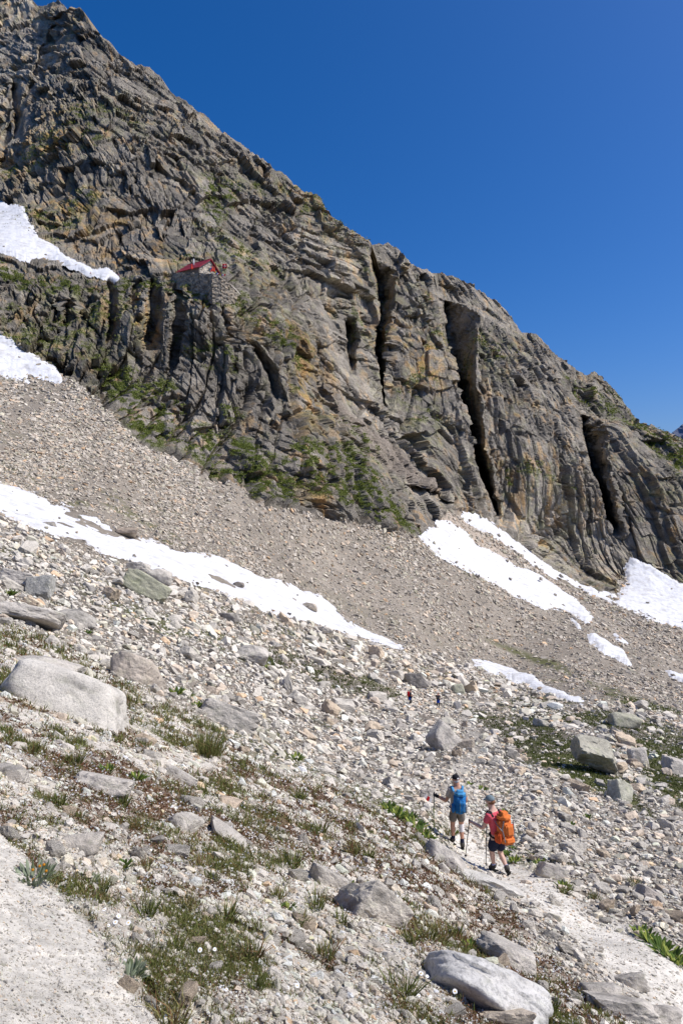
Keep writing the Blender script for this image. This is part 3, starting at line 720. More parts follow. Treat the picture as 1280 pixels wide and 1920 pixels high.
G_BOULD = [
 # px, py, w, h, label, kwargs
 (134, 1311, 256, 118, 'largest pale grey rounded boulder half buried in the bank at the left frame edge', dict(tilt=19, depth=.5, sub=5, p=13, extra=8, rough=.03, base=(.60,.56,.485), mat=M_granite, sink=.30, box=.16, lean=.55)),
 (90, 1248, 120, 44, 'flat grey slab lying just behind the largest rounded boulder', dict(tilt=14, sink=.35)),
 (258, 1262, 112, 62, 'beige slab leaning behind the right end of the largest boulder', dict(tilt=20, base=(.50,.43,.35))),
 (428, 1347, 118, 46, 'long flat grey slab in grass right of the largest boulder', dict(tilt=22, sub=4, extra=3)),
 (262, 1068, 44, 22, 'flat topped grey rock at the lower snow band edge above a lichened slab', dict(sink=.15)),
 (300, 1082, 46, 34, 'pale rounded rock touching the lower edge of the long snow band', dict(sink=.2, p=12)),
 (276, 1106, 90, 50, 'green lichened tilted slab below two rocks at the snow band edge', dict(tilt=24, base=(.38,.37,.27), lichen=.7)),
 (76, 1104, 54, 52, 'upright grey block standing in rubble below the left snow band', dict(base=(.40,.385,.34), sink=.2)),
 (40, 1092, 90, 30, 'low pale slab left of the upright grey block', dict(tilt=12)),
 (140, 1160, 84, 42, 'dark grey wedge rock resting in the rubble above the largest boulder', dict(tilt=20, base=(.40,.37,.32))),
 (60, 1160, 130, 40, 'long buried grey slab on the left edge with yellow lichen spots', dict(tilt=14, lichen=.5)),
 (470, 1228, 70, 38, 'bright flat topped rock alone in the boulder field below the snow band', dict(tilt=8, sink=.2)),
 (430, 1158, 40, 22, 'dark wedge rock below the middle of the snow band', dict(base=(.36,.33,.29))),
 (395, 1176, 22, 18, 'small pale cube shaped stone below the snow band', dict(sink=.15)),
 (202, 1474, 104, 46, 'pale slab lying flush in the flowery bank below the largest boulder', dict(tilt=6, sink=.42, mat=M_granite, depth=1.2)),
 (152, 1582, 80, 42, 'beige rounded stone at the edge of the white gravel path', dict(p=10, base=(.52,.47,.40), sink=.35)),
 (20, 1450, 70, 46, 'grey rock cut by the left frame edge below the largest boulder', dict(sink=.4)),
 (345, 1545, 60, 56, 'pale stone plate set upright in the bank above the grass tufts', dict(sink=.4, tilt=35)),
 (425, 1565, 90, 34, 'pale flat plate in the middle of the grassy bank', dict(sink=.42, tilt=32)),
 (340, 1460, 70, 30, 'pale slab under tall grass in the left bank', dict(sink=.4, tilt=30)),
 (430, 1505, 44, 30, 'orange edged small stone in the grassy bank', dict(sink=.35, base=(.55,.44,.33), tilt=25)),
 (692, 1712, 124, 74, 'broad pale lichen spotted slab lying flush in the bank below the hikers', dict(tilt=34, sink=.5, depth=1.2, sub=5, p=14, rough=.045, base=(.56,.51,.43), lean=.9)),
 (612, 1650, 70, 40, 'pale ridge of rock at the upper left of the broad lichen spotted slab', dict(tilt=30, sink=.4)),
 (895, 1856, 225, 108, 'big speckled granite boulder with yellow lichen at the bottom of the picture', dict(tilt=34, sink=.42, depth=1.0, sub=5, p=9, rough=.035, base=(.58,.56,.52), mat=M_granite, lean=.85)),
 (955, 1790, 110, 50, 'lichened rock just above the big speckled granite boulder', dict(tilt=22, sink=.33)),
 (945, 1912, 110, 36, 'beige stone top cut off by the bottom frame edge', dict(base=(.55,.47,.37), sink=.3)),
 (1165, 1893, 130, 44, 'flat pale slab across the path at the bottom right', dict(tilt=6, sink=.35, mat=M_granite)),
 (1215, 1905, 110, 50, 'grey flat slab at the bottom right frame corner', dict(tilt=10, sink=.35, mat=M_granite)),
 (1125, 1862, 70, 32, 'small rounded rock in the path above the flat pale slabs', dict(p=12, sink=.3)),
 (1180, 1840, 60, 36, 'pale rock on the right edge of the path near the bottom', dict(sink=.3)),
 (903, 1658, 150, 40, 'wide flat rock slab under the feet of the hiker with the orange pack', dict(tilt=20, sink=.5, depth=.6, mat=M_granite, base=(.55,.52,.46), extra=6, rough=.04)),
 (835, 1614, 84, 50, 'pale rock rib beside the path left of the flat slab', dict(tilt=38, sink=.38)),
 (1122, 1416, 116, 84, 'biggest angular boulder on the green strip with a shaded overhanging face', dict(tilt=12, sink=.16, depth=.8, sub=5, p=30, extra=4, base=(.40,.375,.30), lichen=.4, rough=.05, lean=-.35, seed=77)),
 (1198, 1421, 38, 42, 'pale block right of the biggest angular boulder', dict(sink=.2)),
 (1184, 1431, 20, 16, 'small brown block wedged beside the biggest angular boulder', dict(sink=.2, base=(.42,.34,.27))),
 (1165, 1487, 44, 48, 'square pale slab tilted below the biggest angular boulder', dict(tilt=22, sink=.2, base=(.48,.46,.36), lichen=.5)),
 (1170, 1353, 62, 32, 'lichened rounded boulder on the green strip near the right edge', dict(sink=.2, base=(.40,.38,.29), lichen=.6, p=12)),
 (1015, 1357, 30, 20, 'lichened tilted stone at the top of the green strip', dict(tilt=30, lichen=.6)),
 (1270, 1440, 50, 44, 'pale slab at the right frame edge on the green strip', dict(tilt=25, sink=.25)),
 (835, 1388, 60, 58, 'tall pale leaning boulder beside the trail below the distant hikers', dict(tilt=48, sink=.2, seed=5)),
 (875, 1398, 34, 26, 'brownish rock at the foot of the tall leaning boulder', dict(base=(.42,.36,.29))),
 (756, 1364, 30, 16, 'dark undercut rock below the two distant hikers', dict(tilt=25, base=(.40,.36,.31))),
 (860, 1294, 28, 24, 'round lichened boulder right of the two distant hikers', dict(p=10, lichen=.7, base=(.42,.41,.31))),
 (240, 1000, 44, 16, 'brown rock in the upper edge of the long snow band', dict(base=(.36,.29,.22), sink=.2)),
 (447, 1097, 22, 10, 'small dark rock sticking out of the snow band middle', dict(base=(.28,.24,.2), sink=.2)),
 (580, 1138, 30, 15, 'beige rock melting out of the snow band near its right end', dict(base=(.48,.41,.32), sink=.2)),
 (92, 985, 28, 11, 'small dark rock in the snow near the left end of the band', dict(base=(.30,.27,.23), sink=.2)),
 (780, 1278, 46, 30, 'dark block below the tip of the long snow band', dict(base=(.34,.31,.27), sink=.2)),
 (1035, 1640, 60, 34, 'pale rock right of the trail below the orange pack', dict(sink=.3, tilt=20)),
 (1215, 1680, 40, 30, 'dark sided stone in the rubble near the right frame edge', dict(sink=.3, tilt=30, base=(.44,.39,.34))),
]
for px, py, w_, h_, lab, kw in G_BOULD: boulder(px, py, w_, h_, lab, **kw)

# loose rocks told apart by nothing but their zone
RK = np.random.default_rng(21)
PROTO = {}
def make_proto(n, base, sub):
    out = []
    for k in range(n):
        v, f = poly_rock(RK, sub, RK.uniform(24, 70), int(RK.integers(3, 9)), .045)
        g = RK.normal(1, .12); b_ = np.array(base)*g*(1 if RK.random() > .15 else np.array([1.08, .95, .82]))
        me = np_mesh('rock', v, f, rock_cols(v, RK, b_, .3 if RK.random() < .4 else 0)); me.materials.append(M_rock); out.append(me)
    return out
protos = make_proto(22, (.60, .55, .465), 3)
def loose(dens, n, lo, hi, label, group, sink=.25, flat=(.45, .85), a=2.0):
    ks = scatter(dens*(1-clear), n, RK); szs = ppx(RK, n, lo, hi, a)
    for k, sz in zip(ks, szs):
        p = P1.reshape(-1, 3)[k]; nn = N0.reshape(-1, 3)[k]
        hs_ = sz*p[1]/F*.5
        R = rot_to(nn[None], RK, .5)[0]
        o = D.objects.new('rock', protos[int(RK.integers(len(protos)))]); COL.objects.link(o)
        fl = RK.uniform(*flat)
        M = Matrix.Translation(Vector(p+nn*hs_*fl*(1-2*sink))) @ Matrix(R.tolist()).to_4x4() @ Matrix.Diagonal((hs_*RK.uniform(1, 1.5), hs_*RK.uniform(.7, 1), hs_*fl, 1))
        o.matrix_world = M
        tag(o, label, 'rock', group)
leftm = sstep(60, 0, PX-np.interp(PY, [1150,1340,1460,1640,1900], [900,850,840,930,1250]))
inside = (PROJX > 5) & (PROJX < 1275) & (PROJY < 1910)
loose(field_d*leftm*(PY > 1020)*inside, 120, 14, 40, 'loose pale grey rock in the boulder field between the long snow band and the trail', 'loose rocks of the boulder field left of the trail')
loose(field_d*(1-leftm)*(PY > 1330)*inside, 90, 13, 36, 'loose pale rock in the rubble slope to the right of the trail', 'loose rocks of the rubble slope right of the trail')
loose(bank_d*inside*(PY > 1300), 60, 16, 46, 'pale stone half sunk in the grassy bank left of the trail', 'stones sunk in the grassy bank', sink=.36)

# ------------------------------------------------------------------ plants
GR = np.random.default_rng(33)
def blades(base, up, length, width, cols, r, bend=.5):
    """curved tapering blades: 5 points, 3 triangles each; base (n,3), up (n,3)"""
    n = len(base)
    a = r.random(n)*6.283; side = np.stack([np.cos(a), np.sin(a), 0*a], 1)
    w_ = np.cross(side, up); w_ /= np.linalg.norm(w_, axis=1, keepdims=True)
    L_ = length[:, None]; W = width[:, None]*.5; B = (bend*r.random(n))[:, None]
    mid = base+up*L_*.55+side*L_*.12*B*2; tip = base+up*L_*(1-.25*B)+side*L_*.55*B*1.6
    V = np.stack([base-w_*W, base+w_*W, mid-w_*W*.8, mid+w_*W*.8, tip], 1).reshape(-1, 3)
    o = (np.arange(n)*5)[:, None, None]
    Fc = (np.array([[0, 1, 2], [1, 3, 2], [2, 3, 4]])[None]+o).reshape(-1, 3)
    return V, Fc, np.repeat(cols, 5, 0)

def grass_cols(n, r, dry=.25):
    t = r.random((n, 1)); g = np.array([.135, .155, .040])*r.normal(1, .25, (n, 1)); y = np.array([.26, .235, .09])*r.normal(1, .18, (n, 1)); b = np.array([.21, .12, .055])*r.normal(1, .2, (n, 1))
    return np.clip(np.where(t < dry*.3, b, np.where(t < dry, y, g)), .01, .6)

UP = np.array([0., 0., 1.])
def tuft_mesh(r, n, h, spread, dry=.25, w=.0035):
    a = r.random(n)*6.283; rr = spread*np.sqrt(r.random(n))
    b = np.stack([rr*np.cos(a), rr*np.sin(a), 0*a-.01], 1)
    up = UP+np.stack([np.cos(a), np.sin(a), 0*a], 1)*(rr/spread*.55)[:, None]+r.normal(size=(n, 3))*.12; up /= np.linalg.norm(up, axis=1, keepdims=True)
    V, Fc, C = blades(b, up, h*r.uniform(.5, 1.1, n), w*r.uniform(.7, 1.3, n), grass_cols(n, r, dry), r, .9)
    return np_mesh('grass_tuft', V, Fc, C)
def field(name, k, per, hpx, wpx, r, cfun, jit_px=6, bend=.8, lean=.35):
    p = np.repeat(P1.reshape(-1, 3)[k], per, 0); m = (p[:, 1]/F)
    n = len(p)
    p = p+r.normal(size=(n, 3))*np.array([1, 1, .15])*(jit_px*m)[:, None]
    up = UP+r.normal(size=(n, 3))*lean*np.array([1, 1, .2]); up /= np.linalg.norm(up, axis=1, keepdims=True)
    V, Fc, C = blades(p-UP*.004, up, hpx*m*r.uniform(.45, 1.2, n), wpx*m*r.uniform(.7, 1.3, n), cfun(n), r, bend)
    return link(name, np_mesh(name, V, Fc, C), M_leaf, kind='stuff')
MG = mixg.reshape(PX.shape)
k = scatter(bank_d*(HE*MG+.04), 6400, GR); field('grass', k, 8, 14, 1.4, GR, lambda n: grass_cols(n, GR, .38), 5)
k = scatter(bank_d*(HE*(1-MG)+.03), 8500, GR)
field('heath', k, 9, 6.0, 2.0, GR, lambda n: np.clip(np.array([.17, .085, .045])*GR.normal(1, .3, (n, 1))+np.array([-.05, .03, -.005])*(GR.random((n, 1)) < .3), .01, .5), 5, .6, .8)
k = scatter((GREEN*(Y < 110)+.05*field_d*(Y < 60)*sstep(.2, .45, g2n.reshape(PX.shape)))*(Y > 16), 2600, GR); field('grass', k, 6, 4.5, 1.5, GR, lambda n: np.clip(np.array([.085, .105, .022])*GR.normal(1, .25, (n, 1)), .01, .4), 4)
cgm = cg.reshape(PX.shape)
k = scatter(cgm*(cgm > .3), 9000, GR); field('grass', k, 6, 2.8, 1.7, GR, lambda n: np.clip(np.array([.17, .20, .04])*GR.normal(1, .28, (n, 1)), .01, .4), 2.5, .5, .5)
# white dots: small flowers carpeting the bank
k = scatter(bank_d*(.25+HE)*sstep(.0, .4, fbm(P1.reshape(-1, 3).astype(np.float32)/.9, 302, 3).reshape(PX.shape)+.15)*(Y > 3), 2300, GR)
p = P1.reshape(-1, 3)[k]; m = p[:, 1]/F; n = len(k); c_ = p+UP*(m*GR.uniform(2, 7, n))[:, None]
an = np.arange(7)/7*6.283; ring = np.stack([np.cos(an), np.sin(an), 0*an], 1)
Rm = rot_to(np.repeat(UP[None], n, 0)+np.array([.1, -.45, 0]), GR, .7)
V = np.concatenate([np.einsum('nij,kj->nki', Rm, ring)*(m*GR.uniform(.9, 2.1, n))[:, None, None]+c_[:, None], c_[:, None]-np.einsum('nij,j->ni', Rm, UP)[:, None]*(m*.6)[:, None, None]], 1)
Fc = np.concatenate([np.array([[q, (q+1) % 7, 7] for q in range(7)])[None]+(np.arange(n)*8)[:, None, None]], 0).reshape(-1, 3)
link('flowers', np_mesh('flowers', V.reshape(-1, 3), Fc, np.full((n*8, 3), .74)), M_leaf, kind='stuff')

TUFTS = [(275,1702,44),(420,1712,50),(470,1782,48),(592,1690,40),(375,1617,30),(638,1722,34),(545,1612,44),(610,1780,44),(330,1768,34),(322,1905,70),(1030,1882,40),(750,1846,64),(520,1675,30),(190,1660,34),
         (270,1620,34),(230,1500,30),(140,1420,34),(60,1400,36),(600,1550,34),(660,1590,36),(560,1490,30),(690,1600,30),(840,1560,22),(400,1640,34),(350,1690,30),(480,1840,40),(560,1725,34),(800,1750,46),(770,1752,40),(825,1748,42),(850,1745,34),
         (1060,1668,26),(1115,1683,24),(1190,1655,22),(250,1545,30),(110,1500,32)]
tm = [tuft_mesh(GR, 70, 1.0, .35, d_, .045) for d_ in (.15, .3, .5, .25, .7)]
for i, (px, py, h_) in enumerate(TUFTS):
    pt, _ = at(px, py+h_*.35); m = pt.y/F
    o = D.objects.new('grass_tuft', tm[i % 5]); COL.objects.link(o); o.location = pt; o.rotation_euler = (0, .05, GR.random()*6.28); o.scale = (h_*m,)*3
    if not tm[i % 5].materials: tm[i % 5].materials.append(M_leaf)
    tag(o, 'low tuft of green and straw coloured grass growing in the stony bank', 'grass tuft', 'low grass tufts in the stony bank')
pt, _ = at(382, 1418); o = link('grass_tuft', tuft_mesh(GR, 420, .62*66*pt.y/F*1.4, 30*pt.y/F, .35, .012), M_leaf, None, 'tallest bushy grass clump below the long flat grey slab', 'grass tuft'); o.location = pt

def leafy_mesh(r, n, h, lw, spread, col, budcol=None):
    V = []; Fc = []; C = []; o = 0
    for k in range(n):
        a = r.random()*6.283; rr = spread*math.sqrt(r.random()); b = np.array([rr*math.cos(a), rr*math.sin(a), -.01])
        out = np.array([math.cos(a), math.sin(a), 0]); el = r.uniform(.5, 1.3); L_ = h*r.uniform(.6, 1.1); W = lw*r.uniform(.7, 1.2)
        dr = out*math.cos(el)+UP*math.sin(el); sd_ = np.array([-math.sin(a), math.cos(a), 0]); up2 = np.cross(sd_, dr)
        pts = []
        for t, ww in ((0, .25), (.3, .9), (.6, 1), (.85, .55), (1, .02)):
            cpt = b+dr*L_*t-UP*L_*.18*t*t
            pts += [cpt-sd_*W*ww*.5+up2*W*.12*ww, cpt, cpt+sd_*W*ww*.5+up2*W*.12*ww]
        V += pts
        for q in range(4):
            for e in range(2):
                i0 = o+q*3+e; Fc += [(i0, i0+1, i0+4), (i0, i0+4, i0+3)]
        cc = np.clip(np.array(col if (budcol is None or r.random() > .3) else budcol)*r.normal(1, .2), .01, .6); C += [cc]*15; o += 15
    return np_mesh('leafy_plant', np.array(V), np.array(Fc), np.array(C))
GREENC = (.085, .14, .025); BUD = (.30, .34, .07)
LEAF = [(728,1512,26),(745,1524,30),(762,1532,32),(778,1545,30),(792,1558,26),(802,1570,22)]
lm = [leafy_mesh(GR, 46, 1.0, .22, .38, GREENC, BUD) for _ in range(4)]
for q in lm: q.materials.append(M_leaf)
def place_leafy(L_, lab, grp):
    for i, (px, py, h_) in enumerate(L_):
        pt, _ = at(px, py+h_*.3); m = pt.y/F
        o = D.objects.new('leafy_plant', lm[i % 4]); COL.objects.link(o); o.location = pt; o.rotation_euler = (0, 0, GR.random()*6.28); o.scale = (h_*m*.85, h_*m*.85, h_*m*.75)
        tag(o, lab, 'plant', grp)
place_leafy(LEAF, 'bright green leafy plant in the row beside the hiker with the blue pack', 'leafy plants left of the blue pack')
place_leafy([(1206,1748,32),(1222,1760,34),(1240,1774,34),(1256,1788,36),(1272,1802,30)], 'bright green leafy plant in the row along the right frame edge', 'leafy plants at the right edge')
place_leafy([(964,1612,20),(1013,1618,20),(950,1600,14),(905,1478,14),(840,1402,10),(962,1590,12),(1100,1530,12),(1070,1545,12),(880,1470,12),(1055,1660,20),(918,1510,10),(945,1521,10)], 'small green plant growing among the pale stones near the trail', 'small plants near the trail')
place_leafy([(330,1296,26),(350,1300,22),(20,1110,22),(165,1185,14),(555,1420,22),(370,1320,18),(850,1560,14),(505,1250,14)], 'green plant sprouting between rocks of the upper left field', 'plants between rocks of the left field')
place_leafy([(200,1440,26),(256,1456,26),(232,1620,24),(540,1700,22),(880,1770,22),(655,1660,20)], 'green broad leaved plant in the flowery bank', 'broad leaved plants in the bank')
for (px, py, h_, lab) in ((62,1628,60,'silvery grey leaved plant with orange flower heads beside the gravel path'),(240,1815,50,'grey green herb at the lower gravel path edge'),(170,1640,30,'small silvery herb above the gravel path edge')):
    pt, _ = at(px, py+h_*.4); m = pt.y/F
    o = link('herb', leafy_mesh(GR, 120, .55, .09, .5, (.26, .30, .20), (.20, .24, .12)), M_leaf, None, lab, 'plant'); o.location = pt; o.scale = (h_*m,)*3
    if 'orange' in lab:
        v, f = ICO[2]
        for q in range(5): link('flower_head', np_mesh('flower_head', v*.045+np.array([GR.uniform(-.1, .5), GR.uniform(-.5, .1), GR.uniform(.25, .5)]), f, np.tile(np.array([[.62, .27, .02]]), (len(v), 1))), M_leaf, o)

M_petal = plain('daisy_petals', (.82, .82, .80), .6, .2, 60); M_yellow = plain('daisy_disc', (.72, .42, .03), .7, .2, 90); M_stem = plain('green_stem', (.10, .14, .04), .7, .2, 60)
def daisy_parts():
    V = []; Fc = []; o = 0
    for k in range(15):
        a = k/15*6.283; d_ = np.array([math.cos(a), math.sin(a), 0]); s_ = np.array([-math.sin(a), math.cos(a), 0])
        for t, ww, zz in ((.2, .10, 0), (.6, .20, .06), (.95, .16, .02), (1.05, .03, -.02)): V += [d_*t-s_*ww+UP*zz, d_*t+s_*ww+UP*zz]
        for q in range(3): i = o+q*2; Fc += [(i, i+1, i+3, i+2)]
        o += 8
    pet = np_mesh('petals', np.array(V), np.array(Fc)); pet.materials.append(M_petal)
    v, f = ICO[3]; disc = np_mesh('disc', v*np.array([.3, .3, .14])+np.array([0, 0, .05]), f, None, True); disc.materials.append(M_yellow)
    n = 6; tt = np.linspace(0, 1, 5); V = []; Fc = []
    for i, t in enumerate(tt):
        for k in range(n): V.append((.05*math.cos(k/n*6.283)+.25*t*t, .05*math.sin(k/n*6.283), -3.2*t))
    for i in range(4):
        for k in range(n): Fc.append((i*n+k, i*n+(k+1) % n, (i+1)*n+(k+1) % n, (i+1)*n+k))
    st = np_mesh('stem', np.array(V), np.array(Fc), None, True); st.materials.append(M_stem)
    return pet, disc, st
DP = daisy_parts()
for px, py in ((195,1705),(222,1718),(203,1733),(216,1732),(240,1733),(340,1863),(310,1910),(402,1778),(374,1782),(790,1828),(800,1830),(806,1866),(853,1861),(870,1839),(878,1852),(832,1820),(785,1865),(540,1848),(557,1850),(425,1855),(282,1592)):
    pt, _ = at(px, py+12); m = pt.y/F; r_ = GR.uniform(2.8, 4.6)*m
    e = empty('daisy', pt+Vector((0, 0, 3.0*r_)), 'white daisy with a yellow centre standing in the near bank', 'flower', 'white daisies in the near bank'); e.scale = (r_,)*3; e.rotation_euler = (GR.uniform(.1, .75), GR.uniform(-.4, .4), GR.random()*.6)
    for nm, me in zip(('petals', 'disc', 'stem'), DP): link(nm, me, None, e)
print('plants done')

# ------------------------------------------------------------------ people
GROW = 1.10
def skin(name, verts, edges, radii, mat, parent=None, sub=2, smooth=True):
    """grow one continuous surface round a skeleton"""
    me = D.meshes.new(name); me.from_pydata([tuple(v) for v in verts], edges, [])
    ob = D.objects.new(name, me); COL.objects.link(ob)
    sk = ob.modifiers.new('skin', 'SKIN'); sk.use_smooth_shade = smooth
    for i, r_ in enumerate(radii):
        r_ = tuple(q*GROW for q in r_) if isinstance(r_, tuple) else r_*GROW
        r_ = r_ if isinstance(r_, tuple) else (r_, r_); me.skin_vertices[0].data[i].radius = r_; me.skin_vertices[0].data[i].use_root = (i == 0)
    ss = ob.modifiers.new('sub', 'SUBSURF'); ss.levels = sub; ss.render_levels = sub
    dg = bpy.context.evaluated_depsgraph_get()
    m2 = D.meshes.new_from_object(ob.evaluated_get(dg)); m2.name = name
    D.objects.remove(ob); m2.materials.clear(); m2.materials.append(mat)
    for p_ in m2.polygons: p_.use_smooth = True
    o = D.objects.new(name, m2); COL.objects.link(o); o.parent = parent
    return o

def bmesh_obj(name, bm, mat, parent=None, smooth=False):
    me = D.meshes.new(name); bm.to_mesh(me); bm.free()
    me.materials.append(mat)
    for p_ in me.polygons: p_.use_smooth = smooth
    o = D.objects.new(name, me); COL.objects.link(o); o.parent = parent
    return o

class Sk:
    def __init__(s): s.v = []; s.e = []; s.r = []
    def add(s, p, r, prev=None):
        s.v.append(tuple(p)); s.r.append(r); i = len(s.v)-1
        if prev is not None: s.e.append((prev, i))
        return i
    def chain(s, pts, prev=None):
        for p, r in pts: prev = s.add(p, r, prev)
        return prev
    def build(s, name, mat, parent=None, sub=2): return skin(name, s.v, s.e, s.r, mat, parent, sub)

def lerp(a, b, t): return tuple(np.array(a)*(1-t)+np.array(b)*t)
SKIN = plain('skin', (.52, .27, .18), .55, .35, 30); SKIN2 = plain('pale_skin', (.60, .38, .29), .55, .35, 30)
def fabric(name, col, bump=.006, sc=60): return plain(name, col, .85, .15, sc, bump)
M_black = fabric('black_fabric', (.018, .019, .022)); M_navy = fabric('navy_fabric', (.018, .022, .045)); M_grey_shirt = fabric('grey_beige_shirt', (.42, .37, .32))
M_short = fabric('grey_brown_shorts', (.19, .165, .14)); M_boot = plain('boot_leather', (.055, .048, .042), .7, .3, 40, .004); M_sole = plain('rubber', (.02, .02, .02), .9, .1)
M_blue = fabric('blue_pack_nylon', (.025, .17, .42), .02, 9); M_blue2 = fabric('light_blue_pack_nylon', (.07, .28, .52), .02, 9); M_orange = fabric('orange_pack_nylon', (.63, .17, .04), .02, 9); M_orange2 = fabric('deep_orange_nylon', (.58, .10, .025), .02, 9)
M_pink = fabric('coral_shirt', (.62, .10, .13)); M_grey = fabric('grey_webbing', (.25, .27, .29)); M_cap_grey = fabric('grey_cap', (.17, .22, .24)); M_white = plain('white_bandage', (.78, .74, .72), .9, .1)
M_lav = fabric('lavender_sock', (.38, .40, .62)); M_hair_w = plain('white_hair', (.62, .58, .53), .8, .2, 90, .004); M_hair_b = plain('brown_hair', (.22, .10, .045), .7, .3, 90, .006)
M_metal = plain('pole_metal', (.06, .06, .065), .35, .5); M_lime = plain('lime_pole', (.12, .14, .04), .4, .4); M_red = plain('red_cloth', (.55, .02, .025), .8, .2); M_jblue = fabric('bright_blue_jacket', (.01, .07, .50)); M_dk = fabric('dark_grey_top', (.05, .055, .06)); M_eye = plain('eye', (.03, .02, .02), .2, .5)

def limb(sk, pts, prev): return sk.chain(pts, prev)
def hand(sk, wrist, dirv, thumb_side, prev, s=1.0, curl=1.0, rr=.009):
    """palm, four unequal curled fingers and a thumb from the side of the palm"""
    d = Vector(dirv).normalized(); t = Vector(thumb_side); t = (t-d*t.dot(d)).normalized(); n = d.cross(t).normalized()
    w_ = Vector(wrist); palm = w_+d*.055*s; ip = sk.add(palm, (.030*s, .018*s), prev)
    for k, (off, L_) in enumerate(((.028, .068), (.010, .078), (-.010, .072), (-.028, .056))):
        b = palm+d*.035*s+t*off*s; i = sk.add(b, rr*1.1, ip)
        p2 = b+(d*.75+n*.65*curl)*L_*.42*s; i = sk.add(p2, rr, i)
        p3 = p2+(d*-.15*curl+d*(1-curl)+n*.95*curl)*L_*.34*s; i = sk.add(p3, rr*.95, i)
        p4 = p3+(-d*.85*curl+d*(1-curl)+n*.2*curl)*L_*.26*s; sk.add(p4, rr*.8, i)
    b = w_+d*.030*s+t*.030*s; i = sk.add(b, rr*1.25, ip); p2 = b+(t*.5+d*.5+n*.5)*.035*s; i = sk.add(p2, rr*1.1, i); sk.add(p2+(d*.5+n*.8-t*.2)*.026*s, rr*.9, i)

def person(J, root, skinm, fingers=True, neckw=.058):
    """one continuous body from the pelvis root"""
    sk = Sk()
    p = sk.add(J['pelvis'], (.145, .115)); sp = sk.add(J['spine'], (.13, .105), p); ch = sk.add(J['chest'], (.155, .12), sp); uc = sk.add(J['uchest'], (.13, .095), ch)
    nk = sk.add(J['neck'], neckw, uc); hb = sk.add(J['head0'], (.070, .078), nk); hm = sk.add(J['head1'], (.080, .098), hb); sk.add(J['head2'], (.062, .075), hm)
    f = Vector(J['face']).normalized(); h1 = Vector(J['head1']); h0 = Vector(J['head0']); s_ = f.cross(Vector((0, 0, 1))).normalized()
    i = sk.add(h0+f*.055-Vector((0, 0, .012)), .038, hb)                           # chin
    i = sk.add(h1+f*.088-Vector((0, 0, .025)), .020, hm); sk.add(h1+f*.118-Vector((0, 0, .045)), .011, i)   # nose
    if fingers:
        for q in (-1, 1): i = sk.add(h1+s_*q*.078-Vector((0, 0, .02)), .018, hm); sk.add(h1+s_*q*.096-Vector((0, 0, .01))-f*.012, .014, i)
    for S in 'LR':
        sh = sk.add(J['sh'+S], .062, uc); el = J['el'+S]; wr = J['wr'+S]
        i = sk.add(lerp(J['sh'+S], el, .45), .052, sh); i = sk.add(el, .042, i); i = sk.add(lerp(el, wr, .35), .042, i); i = sk.add(wr, .028, i)
        if fingers: hand(sk, wr, J['hd'+S], J['th'+S], i)
        else: sk.add(Vector(wr)+Vector(J['hd'+S]).normalized()*.09, .030, i)
        hp = sk.add(J['hp'+S], .092, p); kn = J['kn'+S]; an = J['an'+S]
        i = sk.add(lerp(J['hp'+S], kn, .5), .078, hp); i = sk.add(kn, .056, i); i = sk.add(lerp(kn, an, .32), .058, i); i = sk.add(lerp(kn, an, .75), .040, i); i = sk.add(an, .038, i)
        t = Vector(J['to'+S]); a = Vector(an); i = sk.add(a.lerp(t, .45), .036, i); sk.add(t, .026, i)
    o = sk.build('body', skinm, root, 2)
    if fingers:
        for q in (-1, 1):
            v, fc = ICO[2]; e = link('eye', np_mesh('eye', v*.011+np.array(h1+f*.092+s_*q*.032+Vector((0, 0, .004))), fc, None, True), M_eye, root)
    return o

def boot(J, S, root, mat):
    sk = Sk(); a = Vector(J['an'+S]); t = Vector(J['to'+S]); k = Vector(J['kn'+S]); heel = a-(t-a).normalized()*.035+((t-a)-(t-a).project((a-k).normalized())).normalized()*0+(a-k).normalized()*.055
    up = a+(k-a).normalized()*.10
    i = sk.add(up, .058); i = sk.add(a, .056, i); j = sk.add(heel, .048, i); sk.add(a.lerp(t, .5)+Vector((0, 0, -.004)), (.050, .048), i); i = len(sk.v)-1; sk.add(t, (.048, .036), i)
    b = sk.build('boot', mat, root, 2)
    bm = bmesh.new(); d = (t-heel); L_ = d.length+.10; c = (t+heel)*.5; z = (k-a).normalized(); x = d.normalized(); y = z.cross(x).normalized(); z = x.cross(y)
    bmesh.ops.create_cube(bm, size=1, matrix=Matrix.Translation(c-z*.045) @ Matrix((x, y, z)).transposed().to_4x4() @ Matrix.Diagonal((L_, .088, .028, 1)))
    bmesh.ops.bevel(bm, geom=bm.edges[:], offset=.010, segments=2, affect='EDGES')
    bmesh_obj('sole', bm, M_sole, b)

